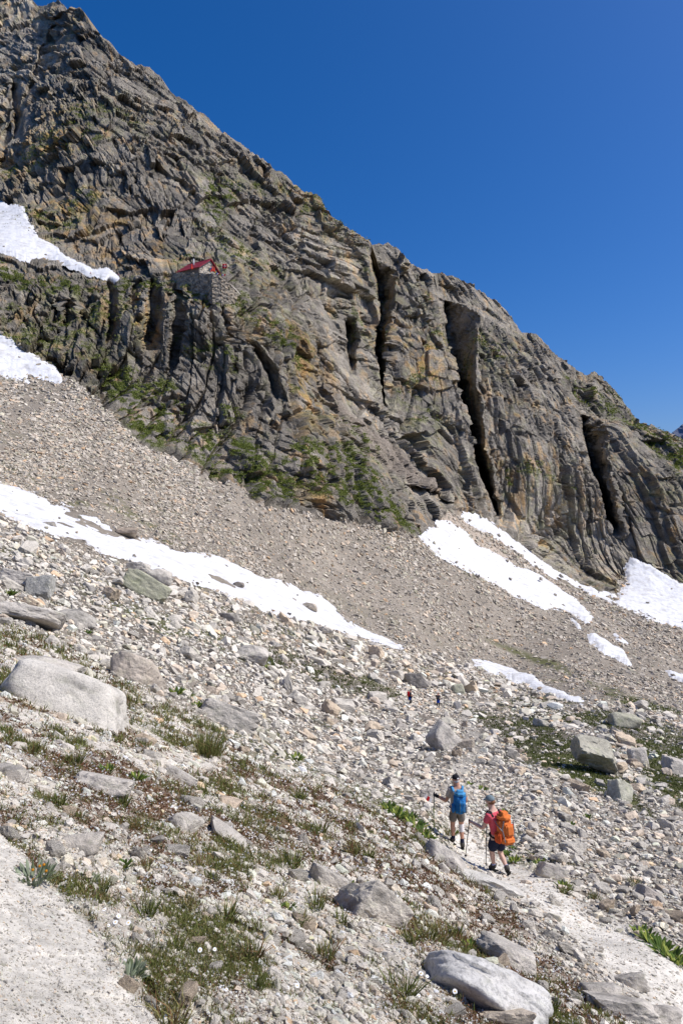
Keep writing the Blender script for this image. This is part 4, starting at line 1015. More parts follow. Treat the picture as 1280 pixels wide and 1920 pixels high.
def cap(J, root, mat, brim=True, badge=False, fwd=None):
    f = Vector(fwd or J['face']).normalized(); h = Vector(J['head1']); up = (Vector(J['head2'])-Vector(J['head0'])).normalized(); s_ = f.cross(up).normalized(); f2 = up.cross(s_).normalized()
    R = Matrix((s_, f2, up)).transposed().to_4x4()
    bm = bmesh.new(); bmesh.ops.create_icosphere(bm, subdivisions=3, radius=1)
    bmesh.ops.delete(bm, geom=[v for v in bm.verts if v.co.z < -.15], context='VERTS')
    bm.transform(Matrix.Translation(h+up*.028) @ R @ Matrix.Diagonal((.094, .114, .098, 1)))
    c = bmesh_obj('cap', bm, mat, root, True); md = c.modifiers.new('thick', 'SOLIDIFY'); md.thickness = .006
    if brim:
        bm = bmesh.new(); n = 12; top = []
        for i in range(n+1):
            a = math.pi*i/n; top.append((bm.verts.new((math.cos(a)*.085, .075, .0)), bm.verts.new((math.cos(a)*.085, .08+math.sin(a)*.085, -.012))))
        for i in range(n): bm.faces.new((top[i][0], top[i+1][0], top[i+1][1], top[i][1]))
        bm.transform(Matrix.Translation(h+up*.022) @ R)
        b = bmesh_obj('visor', bm, mat, c); md = b.modifiers.new('thick', 'SOLIDIFY'); md.thickness = .005
    if badge:
        bm = bmesh.new(); bmesh.ops.create_circle(bm, cap_ends=True, segments=16, radius=1)
        bm.transform(Matrix.Translation(h+up*.052-f2*.116) @ R @ Matrix.Rotation(math.radians(80), 4, 'X') @ Matrix.Diagonal((.030, .018, 1, 1)))
        bmesh_obj('badge', bm, M_white, c)

def soft_box(name, size, M, mat, parent, bev=.3, seg=3, wrinkle=.02, seed=0, sub=2):
    bm = bmesh.new(); bmesh.ops.create_cube(bm, size=1); bm.transform(Matrix.Diagonal((*size, 1)))
    bmesh.ops.bevel(bm, geom=bm.edges[:], offset=min(size)*bev, segments=seg, affect='EDGES')
    bmesh.ops.subdivide_edges(bm, edges=[e for e in bm.edges if e.calc_length() > min(size)*.25], cuts=4, use_grid_fill=True)
    co = np.array([v.co[:] for v in bm.verts], np.float32); no = fbm(co*11+seed*3.1, seed, 3)+.6*(1-np.abs(fbm(co*np.array([6, 6, 16])+seed, seed+5, 2))*2)
    bm.normal_update()
    for v, q in zip(bm.verts, no): v.co += v.normal*float(q)*wrinkle
    bm.transform(M)
    return bmesh_obj(name, bm, mat, parent, True)

def strap(name, pts, w_, mat, parent, th=.006):
    sk = Sk(); sk.chain([(p, (w_*.5, th)) for p in pts]); return sk.build(name, mat, parent, 1)

def rod(name, a, b, r0, r1, mat, parent, seg=10):
    a = Vector(a); b = Vector(b); bm = bmesh.new(); L_ = (b-a).length
    bmesh.ops.create_cone(bm, cap_ends=True, segments=seg, radius1=r0, radius2=r1, depth=L_)
    bm.transform(Matrix.Translation((a+b)/2) @ (b-a).to_track_quat('Z', 'Y').to_matrix().to_4x4())
    return bmesh_obj(name, bm, mat, parent, True)

def pole(top, tip, label, shaft_mat, group=None):
    top = Vector(top); tip = Vector(tip); d = (top-tip).normalized()
    e = empty('trekking_pole', tip, label, 'trekking pole', group)
    T = lambda p: p-tip
    rod('grip', T(top+d*.03), T(top-d*.13), .016, .013, M_black, e)
    rod('shaft', T(top-d*.12), T(tip+d*.02), .0115, .0085, shaft_mat, e)
    rod('basket', T(tip+d*.065), T(tip+d*.058), .012, .03, M_black, e)
    rod('tip', T(tip+d*.03), T(tip-d*.02), .007, .003, M_metal, e)
    side = d.cross(Vector((1, 0, 0))).normalized()
    strap('wrist_strap', [T(top+d*.02), T(top-d*.04+side*.05), T(top-d*.12+side*.045), T(top-d*.05+side*.012)], .02, M_black, e, .004)
    return e

def ground_z(x, y):
    d = (P1[..., 0]-x)**2+(P1[..., 1]-y)**2; k = int(np.argmin(d)); return float(P1.reshape(-1, 3)[k, 2])
def settle(root, J):
    """drop each foot on to the ground under it"""
    for S in 'LR':
        if J.get('lift'+S): continue
        a = J['an'+S]; t = J['to'+S]
        gz = ground_z(root.location.x+a[0], root.location.y+a[1])-root.location.z; gt = ground_z(root.location.x+t[0], root.location.y+t[1])-root.location.z
        gz = max(-.22, min(.22, gz)); gt = gz+max(-.06, min(.06, gt-gz))
        J['an'+S] = (a[0], a[1], gz+.115); J['to'+S] = (t[0], t[1], gt+.05)

# the man with the blue pack
pt, _ = at(856, 1588); SM = pt.y/F
man = empty('person', pt, 'hiker seen from behind in black cap and grey shorts carrying a blue pack', 'person')
J = dict(pelvis=(0, 0, .95), spine=(0, 0, 1.10), chest=(0, .02, 1.27), uchest=(0, .01, 1.40), neck=(-.005, .03, 1.50), head0=(-.015, .05, 1.59), head1=(-.02, .06, 1.66), head2=(-.02, .055, 1.73), face=(-.35, .9, -.15),
 shL=(-.165, 0, 1.415), elL=(-.255, .06, 1.12), wrL=(-.455, .23, 1.165), hdL=(-.85, .5, .22), thL=(.1, .1, 1), shR=(.165, 0, 1.415), elR=(.225, -.03, 1.15), wrR=(.185, .19, 1.05), hdR=(-.15, .9, -.1), thR=(0, 0, 1),
 hpL=(-.095, 0, .92), knL=(-.10, .05, .53), anL=(-.085, .05, .12), toL=(-.135, .20, .05), hpR=(.095, 0, .92), knR=(.115, .06, .53), anR=(.13, -.03, .11), toR=(.15, .12, .05))
settle(man, J)
person(J, man, SKIN)
sk = Sk(); p = sk.add((0, 0, .93), (.158, .125)); sp = sk.add((0, 0, 1.10), (.155, .128), p); ch = sk.add(J['chest'], (.178, .142), sp); uc = sk.add(J['uchest'], (.150, .115), ch); sk.add((-.003, .025, 1.465), .072, uc)
for S in 'LR': i = sk.add(J['sh'+S], .080, uc); i = sk.add(lerp(J['sh'+S], J['el'+S], .35), .074, i); sk.add(lerp(J['sh'+S], J['el'+S], .66), .076, i)
sk.build('shirt', M_grey_shirt, man)
def shorts(J, root, mat, t=.80, w0=.165, w1=.105, w2=.100):
    sk = Sk(); p = sk.add(J['pelvis'], (w0, .135)); sk.add(lerp(J['pelvis'], J['spine'], .35), (w0*.97, .13), p)
    for S in 'LR': i = sk.add(J['hp'+S], w1, p); i = sk.add(lerp(J['hp'+S], J['kn'+S], .45), w1*.98, i); sk.add(lerp(J['hp'+S], J['kn'+S], t), w2, i)
    return sk.build('shorts', mat, root)
shorts(J, man, M_short)
for S in 'LR':
    k, a = J['kn'+S], J['an'+S]; sk = Sk(); sk.chain([(lerp(k, a, .62), .053), (lerp(k, a, .8), .050), (a, .052)]); sk.build('sock', M_navy, man); boot(J, S, man, M_boot)
sk = Sk(); sk.chain([(lerp(J['hpR'], J['knR'], .86), .066), (J['knR'], .066), (lerp(J['knR'], J['anR'], .30), .066), (lerp(J['knR'], J['anR'], .40), .058)]); sk.build('knee_bandage', M_white, man)
sk = Sk(); i = sk.add(lerp(J['elL'], J['wrL'], .72), .038); i = sk.add(J['wrL'], .037, i); hand(sk, J['wrL'], J['hdL'], J['thL'], i, 1.06, 1, .0125); sk.build('glove', M_black, man)
cap(J, man, M_black, True, True)
sk = Sk(); h = Vector(J['head1']); f = Vector(J['face']).normalized(); s_ = f.cross(Vector((0, 0, 1))).normalized()
sk.chain([(h+s_*.070-Vector((0, 0, .02)), .026), (h-f*.055+s_*.045-Vector((0, 0, .035)), .036), (h-f*.075-Vector((0, 0, .035)), .038), (h-f*.055-s_*.045-Vector((0, 0, .035)), .036), (h-s_*.070-Vector((0, 0, .02)), .026)]); sk.build('hair', M_hair_w, man)
# blue pack
MB_ = Matrix.Translation((0.02, -.24, 1.19)) @ Matrix.Rotation(math.radians(-6), 4, 'X') @ Matrix.Rotation(math.radians(3), 4, 'Y')
pk = empty('backpack', pt, 'blue hiking backpack worn by the hiker in the black cap', 'backpack')
soft_box('bag', (.29, .20, .47), MB_, M_blue, pk, .30, 3, .009, 1)
soft_box('lid', (.27, .20, .17), MB_ @ Matrix.Translation((0, -.01, .225)) @ Matrix.Rotation(math.radians(8), 4, 'X'), M_blue2, pk, .35, 3, .010, 2)
soft_box('front_pocket', (.17, .07, .30), MB_ @ Matrix.Translation((.03, -.115, -.06)), M_blue, pk, .35, 3, .014, 3)
for q in (-1, 1): soft_box('side_pocket', (.06, .15, .20), MB_ @ Matrix.Translation((q*.155, .0, -.12)), M_grey if q > 0 else M_blue, pk, .35, 2, .006, 4+q)
for q in (-1, 1): strap('shoulder_strap', [(q*.10, -.13, 1.42), (q*.125, -.06, 1.505), (q*.14, .05, 1.50), (q*.135, .135, 1.38), (q*.15, .12, 1.18)], .06, M_blue2, pk, .010)
for q, xx in ((0, .075), (1, -.02)): strap('compression_strap', [MB_ @ Vector((xx, -.165, -.2)), MB_ @ Vector((xx+.01, -.172, -.06)), MB_ @ Vector((xx, -.14, .10))], .012, M_lime, pk, .004)
strap('hip_belt', [MB_ @ Vector((-.13, .10, -.2)), (-.19, .02, .99), (-.12, .15, .98), (.12, .15, .98), (.19, .02, .99), MB_ @ Vector((.13, .10, -.2))], .05, M_grey, pk, .010)
hp_ = Vector(J['wrL'])+Vector(J['hdL']).normalized()*.09+Vector((.0, .02, .03))
tipp, _ = at(812.5, 1566); d_ = tipp-(pt+hp_)
if d_.length > 1.6: tipp = pt+hp_+Vector((0.01, .15, -1.12))
pole(pt+hp_, tipp, 'lime shafted trekking pole held by the hiker with the blue pack', M_lime)

# the woman with the orange pack
pt, _ = at(938, 1640); 
wom = empty('person', pt, 'hiker in coral shirt, grey cap and navy shorts carrying an orange pack', 'person')
J = dict(pelvis=(-.055, -.0, .83), spine=(-.075, .03, .97), chest=(-.10, .06, 1.13), uchest=(-.125, .09, 1.26), neck=(-.155, .13, 1.385), head0=(-.18, .165, 1.47), head1=(-.19, .18, 1.545), head2=(-.19, .175, 1.61), face=(-.62, .75, -.22),
 shL=(-.265, .02, 1.265), elL=(-.375, .05, .985), wrL=(-.56, .22, 1.035), hdL=(-.75, .6, .0), thL=(.1, .1, 1), shR=(.015, .16, 1.275), elR=(.06, .33, 1.02), wrR=(-.13, .45, .92), hdR=(-.6, .7, -.1), thR=(0, 0, 1),
 hpL=(-.14, -.04, .80), knL=(-.165, .14, .44), anL=(-.105, .16, .10), toL=(-.19, .29, .04), hpR=(.03, .05, .80), knR=(.01, .10, .44), anR=(.125, -.10, .17), toR=(.155, -.01, .04), liftR=1)
settle(wom, J)
person(J, wom, SKIN2, True, .052)
sk = Sk(); p = sk.add((-.058, .0, .84), (.160, .130)); sp = sk.add(J['spine'], (.145, .125), p); ch = sk.add(J['chest'], (.165, .138), sp); uc = sk.add(J['uchest'], (.140, .108), ch); sk.add(lerp(J['uchest'], J['neck'], .55), .070, uc)
for S in 'LR': i = sk.add(J['sh'+S], .076, uc); i = sk.add(lerp(J['sh'+S], J['el'+S], .3), .070, i); sk.add(lerp(J['sh'+S], J['el'+S], .55), .070, i)
sk.build('shirt', M_pink, wom)
shorts(J, wom, M_navy, .93, .182, .118, .098)
for S in 'LR':
    k, a = J['kn'+S], J['an'+S]; sk = Sk(); sk.chain([(lerp(k, a, .74), .050), (lerp(k, a, .88), .050), (a, .05)]); sk.build('sock', M_lav, wom); boot(J, S, wom, M_boot)
cap(J, wom, M_cap_grey, True, False)
f = Vector(J['face']).normalized(); h = Vector(J['head1']); s_ = f.cross(Vector((0, 0, 1))).normalized()
sk = Sk(); a = sk.chain([(h+s_*.068-Vector((0, 0, .03)), .030), (h-f*.06+s_*.04-Vector((0, 0, .035)), .042), (h-f*.075-Vector((0, 0, .03)), .044)]); sk.chain([(h-f*.06-s_*.04-Vector((0, 0, .035)), .042), (h-s_*.068-Vector((0, 0, .03)), .030)], a); sk.add(h-f*.125+Vector((0, 0, .01)), .036, a); sk.build('hair', M_hair_b, wom)
yaw = math.radians(28)
MO = Matrix.Translation((.045, -.14, 1.075)) @ Matrix.Rotation(yaw, 4, 'Z') @ Matrix.Rotation(math.radians(-9), 4, 'X') @ Matrix.Rotation(math.radians(4), 4, 'Y')
pk = empty('backpack', pt, 'large orange trekking backpack worn by the hiker in the coral shirt', 'backpack')
soft_box('bag', (.32, .24, .54), MO @ Matrix.Translation((0, 0, -.03)), M_orange, pk, .30, 3, .012, 11)
soft_box('lid', (.30, .27, .22), MO @ Matrix.Translation((-.01, -.01, .24)) @ Matrix.Rotation(math.radians(10), 4, 'X'), M_orange, pk, .38, 3, .014, 12)
soft_box('bottom_pocket', (.31, .12, .17), MO @ Matrix.Translation((.01, -.13, -.22)), M_orange, pk, .38, 3, .010, 13)
soft_box('front_pocket', (.20, .09, .26), MO @ Matrix.Translation((.03, -.135, -.02)), M_orange, pk, .35, 3, .012, 14)
for q in (-1, 1): soft_box('side_pocket', (.08, .18, .22), MO @ Matrix.Translation((q*.17, .01, -.17)), M_orange2, pk, .35, 2, .008, 15+q)
for q in (-1, 1):
    strap('compression_strap', [MO @ Vector((q*.13, -.16, .20)), MO @ Vector((q*.16, -.13, .02)), MO @ Vector((q*.15, -.17, -.12)), MO @ Vector((q*.13, -.18, -.24))], .03, M_grey, pk, .006)
    strap('side_strap', [MO @ Vector((q*.155, .12, .16)), MO @ Vector((q*.175, .0, .08)), MO @ Vector((q*.15, -.13, -.02))], .02, M_grey, pk, .005)
soft_box('red_tag', (.05, .03, .12), MO @ Matrix.Translation((.19, -.05, .02)), M_red, pk, .3, 2, .004, 20)
for S, q in (('L', -1), ('R', 1)):
    c = Vector(J['sh'+S]).lerp(Vector(J['neck']), .32); bk = Vector((math.sin(yaw), -math.cos(yaw), 0)); strap('shoulder_strap', [c+bk*.13-Vector((0, 0, .03)), c+bk*.04+Vector((0, 0, .065)), c-bk*.06+Vector((0, 0, .055)), c-bk*.125-Vector((0, 0, .06)), c-bk*.08-Vector((0, 0, .26))], .06, M_black, pk, .010)
strap('hip_belt', [MO @ Vector((-.14, .12, -.24)), (-.235, .0, .86), (-.18, .13, .87), (-.02, .19, .87), (.09, .12, .87), MO @ Vector((.14, .12, -.24))], .07, M_black, pk, .012)
strap('cord', [MO @ Vector((-.08, -.15, -.2)), MO @ Vector((-.11, -.15, -.30)), MO @ Vector((-.12, -.14, -.36))], .010, M_grey, pk, .004)
hp_ = Vector(J['wrL'])+Vector(J['hdL']).normalized()*.09+Vector((.0, .02, .02)); tipp, _ = at(871.5, 1608)
if (tipp-(pt+hp_)).length > 1.5: tipp = pt+hp_+Vector((-.2, .35, -.9))
pole(pt+hp_, tipp, 'black trekking pole planted ahead by the hiker with the orange pack', M_metal)
hp_ = Vector(J['wrR'])+Vector(J['hdR']).normalized()*.09+Vector((.0, .02, .02)); tipp, _ = at(910, 1625)
if (tipp-(pt+hp_)).length > 1.5: tipp = pt+hp_+Vector((-.1, .0, -.95))
pole(pt+hp_, tipp, 'black trekking pole half hidden behind the legs of the coral shirt hiker', M_metal)

def walker(px, py, label, face, stride, top, legs, extra=None, hairm=None, sc=1.0, yaw=0):
    pt, _ = at(px, py); e = empty('person', pt, label, 'person'); e.scale = (sc,)*3; e.rotation_euler = (0, 0, yaw)
    J = dict(pelvis=(0, 0, .95), spine=(0, 0, 1.1), chest=(0, .02, 1.27), uchest=(0, .02, 1.40), neck=(0, .03, 1.5), head0=(0, .05, 1.58), head1=(0, .06, 1.66), head2=(0, .055, 1.73), face=(0, 1, -.1),
     shL=(-.165, 0, 1.41), elL=(-.24, .02, 1.12), wrL=(-.22, .22, .98), hdL=(0, 1, -.3), thL=(0, 0, 1), shR=(.165, 0, 1.41), elR=(.25, .03, 1.13), wrR=(.28, .27, 1.06), hdR=(0, 1, 0), thR=(0, 0, 1),
     hpL=(-.09, 0, .92), knL=(-.1, .05+stride*.6, .52), anL=(-.1, stride, .11), toL=(-.11, stride+.15, .05), hpR=(.09, 0, .92), knR=(.1, .06-stride*.1, .52), anR=(.1, -stride, .12), toR=(.11, -stride+.14, .05))
    person(J, e, SKIN, False)
    sk = Sk(); p = sk.add((0, 0, .95), (.165, .13)); sp = sk.add((0, 0, 1.1), (.158, .128), p); uc = sk.add((0, .02, 1.38), (.165, .125), sp)
    for S in 'LR': i = sk.add(J['sh'+S], .08, uc); sk.add(lerp(J['sh'+S], J['el'+S], .7), .075, i)
    sk.build('shirt', top, e, 1)
    sk = Sk(); p = sk.add(J['pelvis'], (.165, .135))
    for S in 'LR': i = sk.add(J['hp'+S], .105, p); i = sk.add(J['kn'+S], .075, i); sk.add(lerp(J['kn'+S], J['an'+S], .9), .055, i)
    sk.build('trousers', legs, e, 1)
    for S in 'LR': boot(J, S, e, M_boot)
    if hairm: cap(J, e, hairm, True)
    if extra == 'skirt':
        sk = Sk(); sk.chain([((0, 0, 1.02), (.175, .15)), ((0, -.03, .86), (.19, .16)), ((0.02, -.05, .66), (.17, .13)), ((.02, -.05, .56), (.13, .09))]); sk.build('tied_jacket', M_jblue, e, 1)
    return e
w1 = walker(769, 1322, 'distant hiker walking right with red pack and blue jacket round the waist', 0, .20, M_dk, M_black, 'skirt', M_black, 1.0, math.radians(-68))
w2 = walker(820.5, 1327, 'distant hiker seen from behind with blue jacket tied round the waist', 0, .12, M_dk, M_black, 'skirt', None, 1.02, math.radians(-8))
pk = empty('backpack', w1.location, 'small red backpack on the distant hiker walking right', 'backpack', rz=math.radians(-68))
soft_box('bag', (.30, .20, .46), Matrix.Translation((0, -.22, 1.22)), M_red, pk, .3, 3, .01, 31); soft_box('lid', (.28, .2, .14), Matrix.Translation((0, -.22, 1.46)), M_red, pk, .35, 3, .01, 32)
for q in (-1, 1): strap('shoulder_strap', [(q*.1, -.14, 1.42), (q*.12, -.02, 1.50), (q*.13, .12, 1.40), (q*.14, .08, 1.18)], .06, M_black, pk, .01)
M_db = fabric('dark_blue_jacket', (.02, .03, .12))
for px, py, lab, top, legs, pkm in ((133.5, 521, 'leftmost tiny walker in dark blue on the ledge under the upper snowfield', M_db, M_black, None), (154.5, 519, 'tiny walker in dark clothes second from the left on the ledge', M_navy, M_black, None),
        (170, 518, 'tiny walker in a red jacket beside the brown rock on the ledge', M_red, M_black, None), (222.5, 520, 'tiny walker in light blue and red at the tip of the upper snowfield', M_blue2, M_navy, M_red)):
    e = walker(px, py, lab, 0, .2, top, legs, None, M_black, 1.0, math.radians(-80))
    if pkm:
        b = empty('backpack', e.location, 'tiny red backpack on the walker at the tip of the upper snowfield', 'backpack', rz=math.radians(-80)); soft_box('bag', (.32, .24, .52), Matrix.Translation((0, -.24, 1.22)), pkm, b, .3, 3, .01, 41); soft_box('lid', (.28, .2, .14), Matrix.Translation((0, -.24, 1.50)), pkm, b, .35, 3, .01, 42)
print('people done')

# painted trail mark on a rock beside the man
b = boulder(803, 1493, 34, 26, 'pale rock painted with a red and white trail mark left of the blue pack', dict(tilt=0)['tilt'], sink=.15, base=(.55, .50, .43), name='painted_rock', lichen=0, p=16)
bpt = b.location; m = bpt.y/F
for q, (ox, mt) in enumerate(((-5.5, M_white), (0, M_red), (5.5, M_white))):
    bm = bmesh.new(); bmesh.ops.create_grid(bm, x_segments=4, y_segments=4, size=.5)
    bm.transform(Matrix.Translation(((ox*.8-2)*m, -15.5*m, (1-ox*.6)*m)) @ Matrix.Rotation(math.radians(28), 4, 'Y') @ Matrix.Rotation(math.radians(62), 4, 'X') @ Matrix.Diagonal((4.6*m, 8*m, 1, 1)))
    o = bmesh_obj('trail_mark', bm, mt, b); md = o.modifiers.new('thick', 'SOLIDIFY'); md.thickness = .004
    sw = o.modifiers.new('wrap', 'SHRINKWRAP'); sw.target = b; sw.offset = .004; sw.wrap_mode = 'ABOVE_SURFACE'; o.modifiers.move(1, 0)

# ------------------------------------------------------------------ the hut on the ledge
def U(px, py, y): return Vector(((px-640)/F*y, y, (960-py)/F*y))
M_roof = plain('red_roof_metal', (.24, .018, .03), .5, .3, 3); M_wood = plain('weathered_boards', (.19, .165, .135), .85, .2, 4, .01); M_gl = plain('window_glass', (.03, .035, .045), .15, .6); M_steel = plain('galvanised_steel', (.45, .46, .48), .4, .5)
C0 = U(373.5, 499.3, 255.0); Lv = Vector((-.86, .51, 0)); Gv = Vector((.51, .86, 0)); HL, HW = 10.3, 11.5
hut = empty('mountain_hut', C0, 'stone mountain hut with a dark red roof on the cliff ledge', 'mountain hut')
def quad_prism(name, pts, th, mat, parent):
    bm = bmesh.new(); v = [bm.verts.new(p) for p in pts]; bm.faces.new(v); bm.normal_update()
    o = bmesh_obj(name, bm, mat, parent); md = o.modifiers.new('thick', 'SOLIDIFY'); md.thickness = th; md.offset = 0; return o
zb = -4.5; rz = 4.3
A, B_ = Vector((0, 0, 0)), Lv*HL; Cc, Dd = Gv*HW, Lv*HL+Gv*HW; z = lambda p, h_: p+Vector((0, 0, h_)); mid = Gv*HW*.5
# stone gable with broken courses
def stone_face(name, p0, p1, z0f, z1f, n_u, n_v, parent, seed, amp=.16, cell=.55, mat=None, base=(.42, .385, .33)):
    v = []; 
    for j in range(n_v+1):
        for i in range(n_u+1):
            t = i/n_u; p = p0.lerp(p1, t); zz = z0f(t)+(z1f(t)-z0f(t))*j/n_v; v.append((p.x, p.y, zz))
    v = np.array(v, np.float32); nrm = np.array((p1-p0).cross(Vector((0, 0, 1))).normalized(), np.float32)
    fa, _ = facets(np.stack([(v@np.array((p1-p0).normalized(), np.float32))/cell/1.6, v[:, 2]/cell, 0*v[:, 0]], 1), seed, .8, True); ids, _ = facets(np.stack([(v@np.array((p1-p0).normalized(), np.float32))/cell/1.6, v[:, 2]/cell, 0*v[:, 0]], 1), seed, .8, True, True)
    v = v+nrm*(fa*amp)[:, None]
    idx = np.arange(len(v)).reshape(n_v+1, n_u+1); f = np.stack([idx[:-1, :-1], idx[:-1, 1:], idx[1:, 1:], idx[1:, :-1]], -1).reshape(-1, 4)
    c = np.array(base)*(1+(ids-.5)*.9)[:, None]*(1+np.array([.08, 0, -.1])*(ids > .8)[:, None])
    return link(name, np_mesh(name, v, f, np.clip(c, .04, .7)), mat or M_rock, parent)
stone_face('gable_wall', A, Cc, lambda t: zb, lambda t: rz*(1-abs(2*t-1))-.15, 90, 60, hut, 501)
quad_prism('side_wall', [z(A, zb), z(B_, zb), z(B_, -.1), z(A, -.1)], .3, M_wood, hut)
quad_prism('rear_wall', [z(Cc, zb), z(Dd, zb), z(Dd, -.1), z(Cc, -.1)], .3, M_wood, hut)
ov = Gv*.9; og = -Lv*.9; s1 = rz/(HW/2)
roof = quad_prism('roof', [z(A+og-ov, -.9*s1+.1), z(B_-og-ov, -.9*s1+.1), z(B_-og+mid, rz+.1), z(og+mid, rz+.1)], .25, M_roof, hut)
quad_prism('roof', [z(Cc+og+ov, -.9*s1+.1), z(Dd-og+ov, -.9*s1+.1), z(B_-og+mid, rz+.1), z(og+mid, rz+.1)], .25, M_roof, hut)
rod('ridge_cap', z(og+mid, rz+.25), z(B_-og+mid, rz+.25), .16, .16, M_roof, roof)
chp = Lv*HL*.58+Gv*HW*.30
rod('chimney', z(chp, rz*.3), z(chp, rz*.6+2.6), .28, .28, M_steel, hut); rod('chimney_cap', z(chp, rz*.6+2.6), z(chp, rz*.6+3.4), .36, .2, M_black, hut)
for k, (t, zz, ww, hh) in enumerate(((.48, .5, 1.0, 1.1), (.40, -2.2, .9, 1.1), (.70, -1.6, .9, 1.0))):
    c = Gv*HW*t-(-Lv)*(-.22)*1; c = Gv*HW*t+(-Lv)*.20
    fr = quad_prism('window', [z(c-Gv*ww*.6, zz-hh*.6), z(c+Gv*ww*.6, zz-hh*.6), z(c+Gv*ww*.6, zz+hh*.6), z(c-Gv*ww*.6, zz+hh*.6)], .1, M_wood, hut)
    c2 = c+(-Lv)*.07; quad_prism('pane', [z(c2-Gv*ww*.45, zz-hh*.45), z(c2+Gv*ww*.45, zz-hh*.45), z(c2+Gv*ww*.45, zz+hh*.45), z(c2-Gv*ww*.45, zz+hh*.45)], .04, M_gl, fr)
    quad_prism('shutter', [z(c2+Gv*ww*.62, zz-hh*.6), z(c2+Gv*ww*1.0, zz-hh*.6), z(c2+Gv*ww*1.0, zz+hh*.6), z(c2+Gv*ww*.62, zz+hh*.6)], .06, M_red, fr)

# dry stone terrace in front of the hut
PL = [(322,511,520,257),(345,510.5,524,253),(373,510.5,537,249.5),(388,513,546,249),(398,512,549,245.5),(415,517,553,246.5),(430,530,556,248),(444,546,561,251)]
T0 = U(373, 520, 253.5); ter = empty('stone_terrace', T0, 'dry stone terrace wall holding up the ground in front of the hut', 'retaining wall')
for k in range(len(PL)-1):
    (x0, t0, b0, y0), (x1, t1, b1, y1) = PL[k], PL[k+1]; a, b = U(x0, b0, y0)-T0, U(x1, b1, y1)-T0; ta, tb = (U(x0, t0, y0)-T0).z, (U(x1, t1, y1)-T0).z
    n_u = max(8, int((b-a).length/.16)); n_v = max(8, int(max(ta-a.z, tb-b.z)/.16))
    stone_face('wall_face', Vector((a.x, a.y, 0)), Vector((b.x, b.y, 0)), lambda t: a.z+(b.z-a.z)*t-4, lambda t: ta+(tb-ta)*t, n_u, n_v, ter, 510+k, .22, .62, M_rock, (.31, .27, .215))
bm = bmesh.new(); front = [bm.verts.new(U(x, t+.2, y)-T0) for x, t, b, y in PL]; backv = [bm.verts.new(U(x, t+.2, y)-T0+Vector((1.0, 7, .5))) for x, t, b, y in PL]
for k in range(len(PL)-1): bm.faces.new((front[k], front[k+1], backv[k+1], backv[k]))
bmesh_obj('terrace_floor', bm, plain('trodden_gravel', (.36, .32, .27), .9, .2, 2, .05), ter)

# closed red sunshades, the flag and the prayer flags
def sunshade(p, label, h_=2.4):
    e = empty('sunshade', p, label, 'sunshade', 'closed red sunshades in front of the hut'); rod('post', (0, 0, 0), (0, 0, h_+.3), .06, .05, M_wood, e)
    bm = bmesh.new(); prof = [(.0, h_+.25), (.10, h_+.1), (.26, h_*.62), (.34, h_*.40), (.28, h_*.28)]; n = 12
    rows = [[bm.verts.new((r_*math.cos(k/n*6.283)*(1.15 if k % 2 else .8), r_*math.sin(k/n*6.283)*(1.15 if k % 2 else .8), zz)) for k in range(n)] for r_, zz in prof]
    for a, b in zip(rows[:-1], rows[1:]):
        for k in range(n): bm.faces.new((a[k], a[(k+1) % n], b[(k+1) % n], b[k]))
    bmesh_obj('canopy', bm, plain('red_canvas', (.65, .06, .03), .8, .2, 4), e)
sunshade(U(359.5, 507.5, 254.5), 'closed red sunshade against the long wall below the red roof')
sunshade(U(398, 511, 250.5), 'closed red sunshade under the right end of the hut gable'); sunshade(U(401.5, 512.5, 251.2), 'closed red sunshade outermost right of the hut gable')
fp = U(416.5, 513, 253); e = empty('flag', fp, 'red flag with a white cross flying on a pole right of the hut', 'flag')
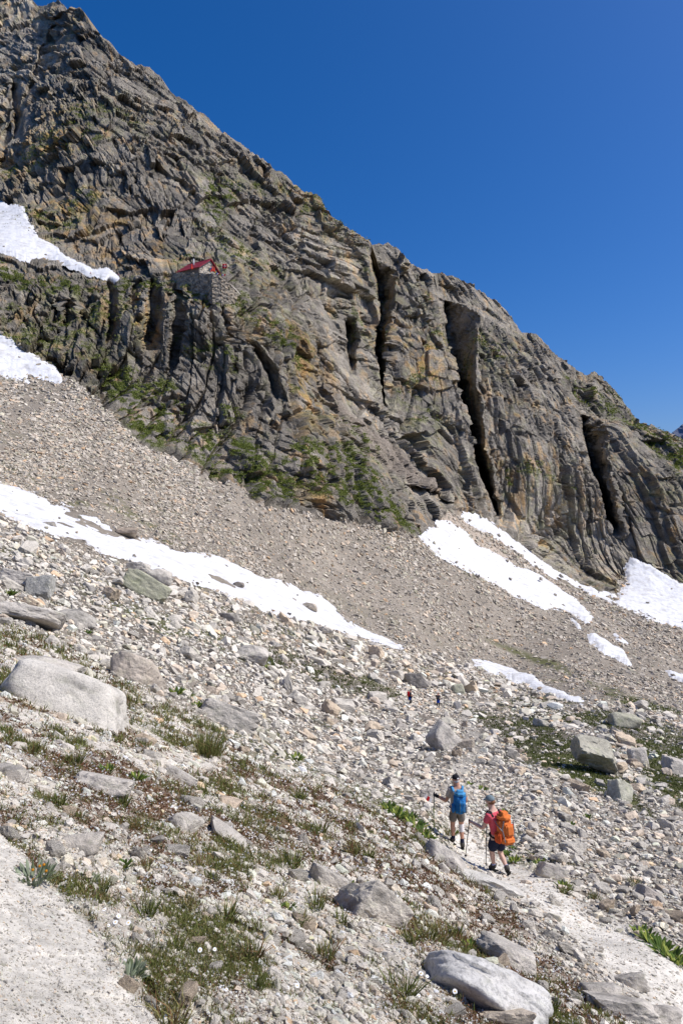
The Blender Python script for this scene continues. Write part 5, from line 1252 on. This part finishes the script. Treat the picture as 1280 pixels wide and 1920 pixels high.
rod('flag_pole', (0, 0, -.5), (0, 0, 3.8), .07, .05, M_steel, e)
def cloth(name, w_, h_, o, mat, parent, n=10, wave=.14):
    bm = bmesh.new(); g = [[bm.verts.new((o[0]+w_*i/n, o[1]+wave*math.sin(i*1.1), o[2]+h_*j/n)) for i in range(n+1)] for j in range(n+1)]
    for j in range(n):
        for i in range(n): bm.faces.new((g[j][i], g[j][i+1], g[j+1][i+1], g[j+1][i]))
    ob = bmesh_obj(name, bm, mat, parent, True); md = ob.modifiers.new('thick', 'SOLIDIFY'); md.thickness = .02; return ob
fl = cloth('flag_cloth', 1.7, 1.7, (.05, 0, 2.0), M_red, e)
for o_, ww, hh in (((.38, -.05, 2.7), 1.05, .32), ((.745, -.06, 2.33), .32, 1.05)): cloth('white_cross', ww, hh, o_, M_white, fl, 6, .02)
pa = U(394, 501.5, 256); pb = U(421, 513, 252); e = empty('prayer_flags', pa, 'string of small coloured flags between the hut gable and the flag pole', 'bunting')
N_ = 13; pts = [(pb-pa)*(k/N_)+Vector((0, 0, -1.0*math.sin(math.pi*k/N_))) for k in range(N_+1)]
sk = Sk(); sk.chain([(q, .025) for q in pts]); sk.build('cord', M_grey, e, 1)
cols5 = [plain('flag_'+n_, c_, .8, .1, 5) for n_, c_ in (('blue', (.02, .08, .5)), ('white', (.75, .75, .75)), ('red', (.6, .03, .03)), ('green', (.03, .3, .06)), ('yellow', (.75, .55, .03)))]
for k in range(N_): cloth('pennant', .55, .6, pts[k]+Vector((.12, 0, -.62)), cols5[k % 5], e, 3, .04)
pa = U(431, 542, 251.5); pb = U(442, 554, 252.5); e = empty('prayer_flags', pa, 'short lower string of coloured flags at the foot of the stone terrace', 'bunting')
pts = [(pb-pa)*(k/6)+Vector((0, 0, -.3*math.sin(math.pi*k/6))) for k in range(7)]; sk = Sk(); sk.chain([(q, .025) for q in pts]); sk.build('cord', M_grey, e, 1)
for k in range(6): cloth('pennant', .4, .5, pts[k]+Vector((.05, -.1, -.5)), cols5[(k+4) % 5], e, 3, .04)
print('hut done')
